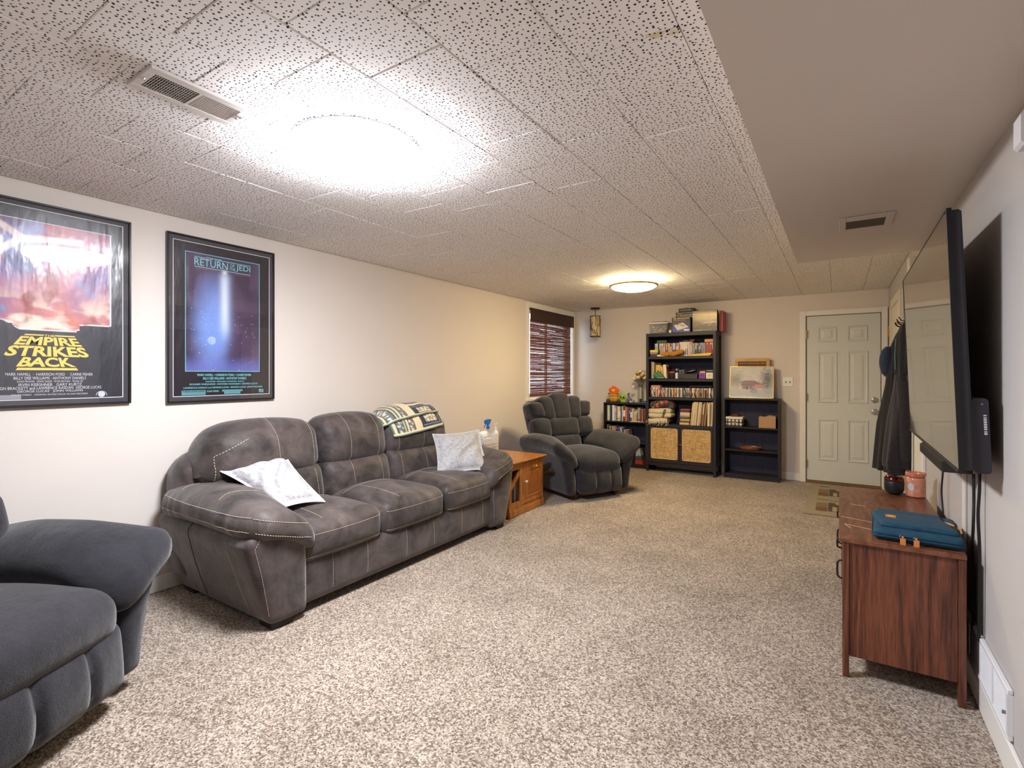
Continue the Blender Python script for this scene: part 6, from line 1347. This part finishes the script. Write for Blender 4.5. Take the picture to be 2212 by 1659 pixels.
# laptop sleeve
ZS = .5985
t = thing('laptop_case', 'teal blue fabric laptop case with tan zip pulls', 'laptop case', (.280, 2.83, ZS)); t.rotation_euler = (0, 0, R(-3))
teal = M('case_teal', (28, 76, 98), .85, noise=(30, 4, (20, 60, 84), .35, .65), bump=(700, .5, .0015), sheen=.04, stretch=(1, 3, 1)); teald = M('case_teal_dark', (20, 58, 80), .8); tan = M('leather_tan', (206, 130, 62), .5)
body = softobj('body', *soft((.150, .190, .024), .022, .012, (.0, .0, .004), lambda P, Q: np.stack([P[:, 0] * (1 + 0 * Q[:, 1]), P[:, 1], P[:, 2]], 1), c=(0, .0, .0245)), teal, t)
for zz in (.018, .030): MB().tube([(p[0], p[1], zz) for p in rrect(-.1515, .1515, -.1915, .1915, .026, 5)], .0022, 6, closed=True).build('piping', teald, body)
softobj('front_pocket', *soft((.128, .105, .012), .011, .012, (0, 0, .006), lambda P, Q: np.stack([P[:, 0] - .02 * Q[:, 1], P[:, 1], P[:, 2]], 1), c=(-.012, -.045, .056)), teal, t); softobj('flap', *soft((.118, .050, .009), .008, .012, (0, 0, .004), c=(-.022, .105, .053)), teal, t)
MB().box(-.125, .07, -.1495, -.147, .052, .0545).box(-.01, -.006, -.150, -.144, .048, .060).build('pocket_zip', teald, t, smooth=False)
MB().box(-.104, -.066, -.060, -.016, .0715, .0745, 0, .0008).build('leather_tag', tan, t, smooth=False); MB().box(-.096, -.074, -.050, -.026, .0746, .0750).build('tag_emboss', M('leather_emboss', (232, 168, 96), .5), t, smooth=False)
for xx in (-.048, -.004):
    MB().lathe([(0, 0), (.005, 0), (.005, .008), (0, .009)], 10, (xx - .008, -.192, .026), caps=False).build('zip_slider', chrome, t); z_ = MB(); z_.box(xx - .0095, xx + .0095, -.2125, -.210, -.014, .026, 0, .0008).tube([(xx, -.200, .03), (xx, -.210, .027)], .004, 6); z_.build('zip_pull', tan, t, smooth=False)
MB().tube([(.085, .03, .062), (.118, .018, .058), (.132, .004, .056)], [.004, .006, .003], 6).build('zip_pull', tan, t); MB().tube([(.145, .01, .05), (.150, -.04, .048), (.146, -.08, .050)], .004, 6).build('carry_strap', tan, t); MB().box(-.03, .06, .182, .190, .046, .051, 0, .001).build('zip_teeth', M('zip_gold', (206, 160, 96), .4), t, smooth=False)

# candles
def candle_glass(name, col): return M(name, col, .12, spec=.6, noise=(40, 3, tuple(min(255, int(c * 1.12)) for c in col), .4, .65), bump=(46, .6, .004), coat=.6)
t = thing('candle_jar', 'large pink marbled glass candle jar on wooden cabinet', 'candle', (.370, 3.70, ZS)); pk = candle_glass('candle_pink', (206, 136, 108))
MB().lathe([(0, .001), (.040, .001), (.0455, .005), (.0465, .015), (.0465, .102), (.045, .108), (.042, .111)], 36, caps=False).build('jar', pk, t); MB().lathe([(.040, .1115), (.043, .114), (.043, .119), (.0475, .121), (.0485, .124), (.0485, .136), (.046, .139), (.041, .136), (.040, .130), (0, .129)], 36, caps=False).build('lid', candle_glass('candle_lid', (190, 114, 90)), t)
lb = MB(); a0 = R(236); V = []
for k in range(20): a = 2 * PI * k / 20; V.append((.0469 * math.cos(a0 + .34 * math.cos(a)), .0469 * math.sin(a0 + .34 * math.cos(a)), .060 + .022 * math.sin(a)))
lb.add([(.0472 * math.cos(a0), .0472 * math.sin(a0), .060)] + V, [(0, 1 + k, 1 + (k + 1) % 20) for k in range(20)]); lb.build('label_sticker', M('sticker_pale', (196, 202, 206), .5), t)
t = thing('candle_jar', 'small black candle jar with glossy copper lid', 'candle', (.272, 3.715, ZS)); MB().lathe([(0, .001), (.022, .001), (.038, .008), (.048, .028), (.0485, .072), (.046, .077)], 32, caps=False).build('jar', M('candle_black', (32, 31, 35), .45), t); MB().lathe([(.0465, .0775), (.0485, .080), (.047, .095), (.038, .107), (.02, .112), (0, .112)], 32, caps=False).build('lid', M('candle_copper', (96, 50, 44), .12, metal=.9), t)

# ------------------------------------------------------------------ television, sound bar, cables
t = thing('television', 'large flat screen television tilted on the wall with blank screen', 'television', (.345, 3.14, 1.42))
bz = M('bezel_black', (18, 17, 20), .35); hs = M('tv_back', (44, 42, 50), .5, bump=(500, .1, .001))
scr = M('tv_screen', (10, 10, 11), .03, spec=.6, coat=1.0)
HW, HH = .82, .465
MB().box(-.002, .0005, -HW + .006, HW - .006, -HH + .010, HH - .006).build('screen', scr, t, smooth=False)
b_ = MB()
for q in ((-HW, -HW + .0058, -HH, HH), (HW - .0058, HW, -HH, HH)): b_.box(-.004, .012, *q, 0, .001)
b_.box(-.004, .012, -HW + .0058, HW - .0058, HH - .0058, HH, 0, .001).box(-.006, .012, -HW + .0058, HW - .0058, -HH, -HH + .0098, 0, .001).build('bezel', bz, t, smooth=False)
MB().box(.001, .040, -HW + .0065, HW - .0065, -HH + .0105, HH - .0065, 0, .008).build('back_panel', hs, t)
MB().prism(rrect(.0405, .085, -HH + .0, -HH + .26, .012, 4), -HW + .02, HW - .30, ax=('x', 'z', 'y')).build('rear_housing', hs, t)
lb = MB()
for k in range(9): lb.box(.070, .078, -HW + .0192, -HW + .0199, -.33 + k * .008, -.33 + k * .008 + random.choice([.004, .006]))
lb.build('label_print', M('label_white', (206, 206, 210), .5), t, smooth=False)['kind'] = 'stuff'; MB().lathe([(0, -.0012), (.003, -.001), (.003, .0)], 10, (.068, -HW + .0198, -.225), axis='y', caps=False).build('indicator', M('indicator_grey', (120, 120, 126), .4), t)
MB().box(.086, .108, -.2, .2, -.20, .15, 0, .004).build('wall_bracket', bz, t, smooth=False)
t.rotation_euler = (0, R(-2.2), R(-.6))
t = thing('sound_bar', 'short black sound bar hanging below the television', 'speaker', (.40, 3.04, .945)); MB().prism([(-.045, -.045), (.05, -.045), (.05, .005), (-.03, .005), (-.045, -.005)], -.34, .34, ax=('x', 'z', 'y')).build('housing', M('soundbar_black', (42, 39, 38), .45), t, smooth=False); MB().box(-.046, -.0452, -.33, .33, -.040, -.008).build('grille', M('grille_black', (30, 28, 28), .8, bump=(900, .5, .001)), t, smooth=False)
for i, (x_, ya, z0, lab, mid) in enumerate(((.445, 3.36, .90, 'thin black cable hanging below the far end of sound bar', .01), (.455, 2.72, .90, 'wavy black cable hanging below the near end of sound bar', -.02), (.452, 2.60, .96, 'straight black cable hanging from the television corner', .0))):
    ct = MB(); P = [(x_, ya, z0), (x_, ya + .3 * mid, z0 - .10), (x_ - .004, ya + mid, z0 - .20), (x_, ya - mid, z0 - .32), (x_, ya, z0 - .42), (x_, ya + .01, .25)]
    cu = []
    for k in range(len(P) - 1):
        for s_ in np.linspace(0, 1, 8, endpoint=False):
            p0, p1, p2, p3 = [np.array(P[min(max(k + d_, 0), len(P) - 1)]) for d_ in (-1, 0, 1, 2)]; cu.append(tuple(.5 * ((2 * p1) + (-p0 + p2) * s_ + (2 * p0 - 5 * p1 + 4 * p2 - p3) * s_ ** 2 + (-p0 + 3 * p1 - 3 * p2 + p3) * s_ ** 3)))
    ct.tube(cu, .0052 if i else .0042, 8); tag(ct.build('cable', black), lab, 'cable', 'cables behind the wooden cabinet')

# ------------------------------------------------------------------ coat rack with jackets
t = thing('coat_rack', 'brown wooden coat rack with dark hooks on the far wall', 'coat rack', (XR, 5.14, 1.70)); MB().box(-.022, -.0005, -.20, .20, -.04, .04, 0, .004).build('board', M('rack_wood', (110, 70, 42), .5), t, smooth=False)
for yy in (-.12, .06): MB().tube([(-.022, yy, .0), (-.05, yy, -.012), (-.075, yy, .004), (-.082, yy, .028)], .006, 8).tube([(-.022, yy, .015), (-.06, yy, .03), (-.075, yy, .055)], .004, 6).build('hook', M('hook_dark', (46, 36, 30), .4, metal=.6), t)
def garment(name, label, secs, mat, n=40, folds=6, amp=.16, seed=0):
    """hanging cloth: rings (z, cx, cy, half_x, half_y) lofted with folds that deepen towards the hem"""
    r = np.random.default_rng(seed); ph = r.uniform(0, 6); V = []; F = []; zs = np.linspace(secs[0][0], secs[-1][0], 44); S = np.array(secs); o_ = np.argsort(S[:, 0])
    for z in zs:
        cx_, cy_, hx, hy = [np.interp(z, S[o_, 0], S[o_, k]) for k in range(1, 5)]; f = (zs[0] - z) / (zs[0] - zs[-1])
        for k in range(n):
            a = 2 * PI * k / n; w_ = 1 + amp * (.35 + .65 * f) * (math.sin(folds * a + ph + 1.2 * math.sin(z * 4)) * .6 + math.sin((folds + 3) * a - ph * 2 + z * 2) * .4); V.append((cx_ + hx * w_ * math.cos(a), cy_ + hy * w_ * math.sin(a), z))
    N = len(zs)
    for i in range(N - 1):
        for k in range(n): F.append((i * n + k, i * n + (k + 1) % n, (i + 1) * n + (k + 1) % n, (i + 1) * n + k))
    F.append(tuple(range(n))); F.append(tuple((N - 1) * n + k for k in range(n))[::-1]); return V, F
fl_ = M('fleece_charcoal', (46, 43, 48), .95, noise=(120, 3, (34, 31, 36), .4, .6), bump=(420, .5, .003), sheen=.3); nv = M('jacket_navy', (30, 42, 70), .85, bump=(200, .3, .003), sheen=.2); dkj = M('jacket_black', (28, 27, 31), .9, bump=(300, .4, .003), sheen=.2)
t = thing('jacket', 'black jacket with navy hood hanging deepest on the coat rack', 'jacket', (.36, 5.22, 1.66)); ox_, oy_ = .36, 5.22
def gm_(secs): return [(z - 1.66, x - ox_, y - oy_, a, b_) for z, x, y, a, b_ in secs]
V, F = garment('', '', gm_([(1.64, .415, 5.2, .02, .03), (1.50, .385, 5.2, .04, .06), (1.22, .37, 5.2, .05, .09), (.90, .345, 5.22, .075, .13), (.52, .325, 5.22, .085, .15)]), dkj, seed=3); b_ = MB(); b_.add(V, F); b_.build('body', dkj, t, ang=80)
V, F = soft((.062, .06, .13), .05, .016, (.0, .01, .0), lambda P, Q: np.stack([P[:, 0] * (1 - .5 * np.abs(Q[:, 2]) ** 2) - .012, P[:, 1], P[:, 2]], 1), c=(-.005, .0, -.255)); softobj('hood', V, F, nv, t)
t = thing('hooded_sweatshirt', 'charcoal hooded sweatshirt hanging nearest on the coat rack', 'sweatshirt', (.40, 5.0, 1.68)); ox_, oy_ = .40, 5.0
def gm2(secs): return [(z - 1.68, x - ox_, y - oy_, a, b_) for z, x, y, a, b_ in secs]
V, F = garment('', '', gm2([(1.30, .405, 4.98, .038, .07), (1.18, .40, 4.97, .045, .10), (.95, .385, 4.97, .060, .13), (.62, .365, 4.97, .074, .15), (.575, .365, 4.97, .070, .145)]), fl_, seed=5, folds=5, amp=.2); b_ = MB(); b_.add(V, F); b_.build('body', fl_, t, ang=80)
V, F = garment('', '', gm2([(.575, .365, 4.97, .068, .142), (.53, .365, 4.97, .066, .14)]), fl_, seed=5, folds=5, amp=.2); b_ = MB(); b_.add(V, F); b_.build('hem', M('fleece_rib', (40, 37, 42), .95, bump=(300, .8, .004)), t, ang=80)
V, F = garment('', '', gm2([(1.685, .425, 5.02, .018, .025), (1.62, .415, 5.0, .034, .05), (1.45, .405, 4.99, .040, .075), (1.30, .405, 4.98, .040, .075)]), fl_, seed=8, folds=4, amp=.18); b_ = MB(); b_.add(V, F); b_.build('hood', fl_, t, ang=80)
for (dy, z0, z1) in ((-.13, 1.24, .58), (.06, 1.24, .62)):
    s_ = MB(); s_.tube([(.012, dy * .7, z0 - 1.68), (.022, dy, z0 - 1.80), (.020, dy * 1.1, .9 - 1.68), (.022, dy * 1.1, z1 + .06 - 1.68)], [.040, .048, .046, .040], 14); sl = s_.build('sleeve', fl_, t); MB().tube([(.022, dy * 1.1, z1 + .06 - 1.68), (.022, dy * 1.1, z1 - 1.68)], [.036, .034], 14).build('cuff', M('fleece_rib', (0, 0, 0)), sl)
MB().tube([(-.030, -.06, -.34), (-.034, -.06, -.22), (-.028, -.05, -.10)], .003, 6).build('drawstring', M('cord_teal', (84, 130, 140), .7), t)

# mark the joined stitch runs and other uncountable bits
for o in bpy.data.objects:
    if o.name.split('.')[0] in ('stitching', 'stars', 'piping', 'cord', 'carved_marks', 'dots', 'button_print', 'caption_line', 'scratch', 'band_pattern', 'title_rule', 'credit_box', 'label_frame', 'rear_louvers', 'eyes', 'print', 'face'): o['kind'] = 'stuff'
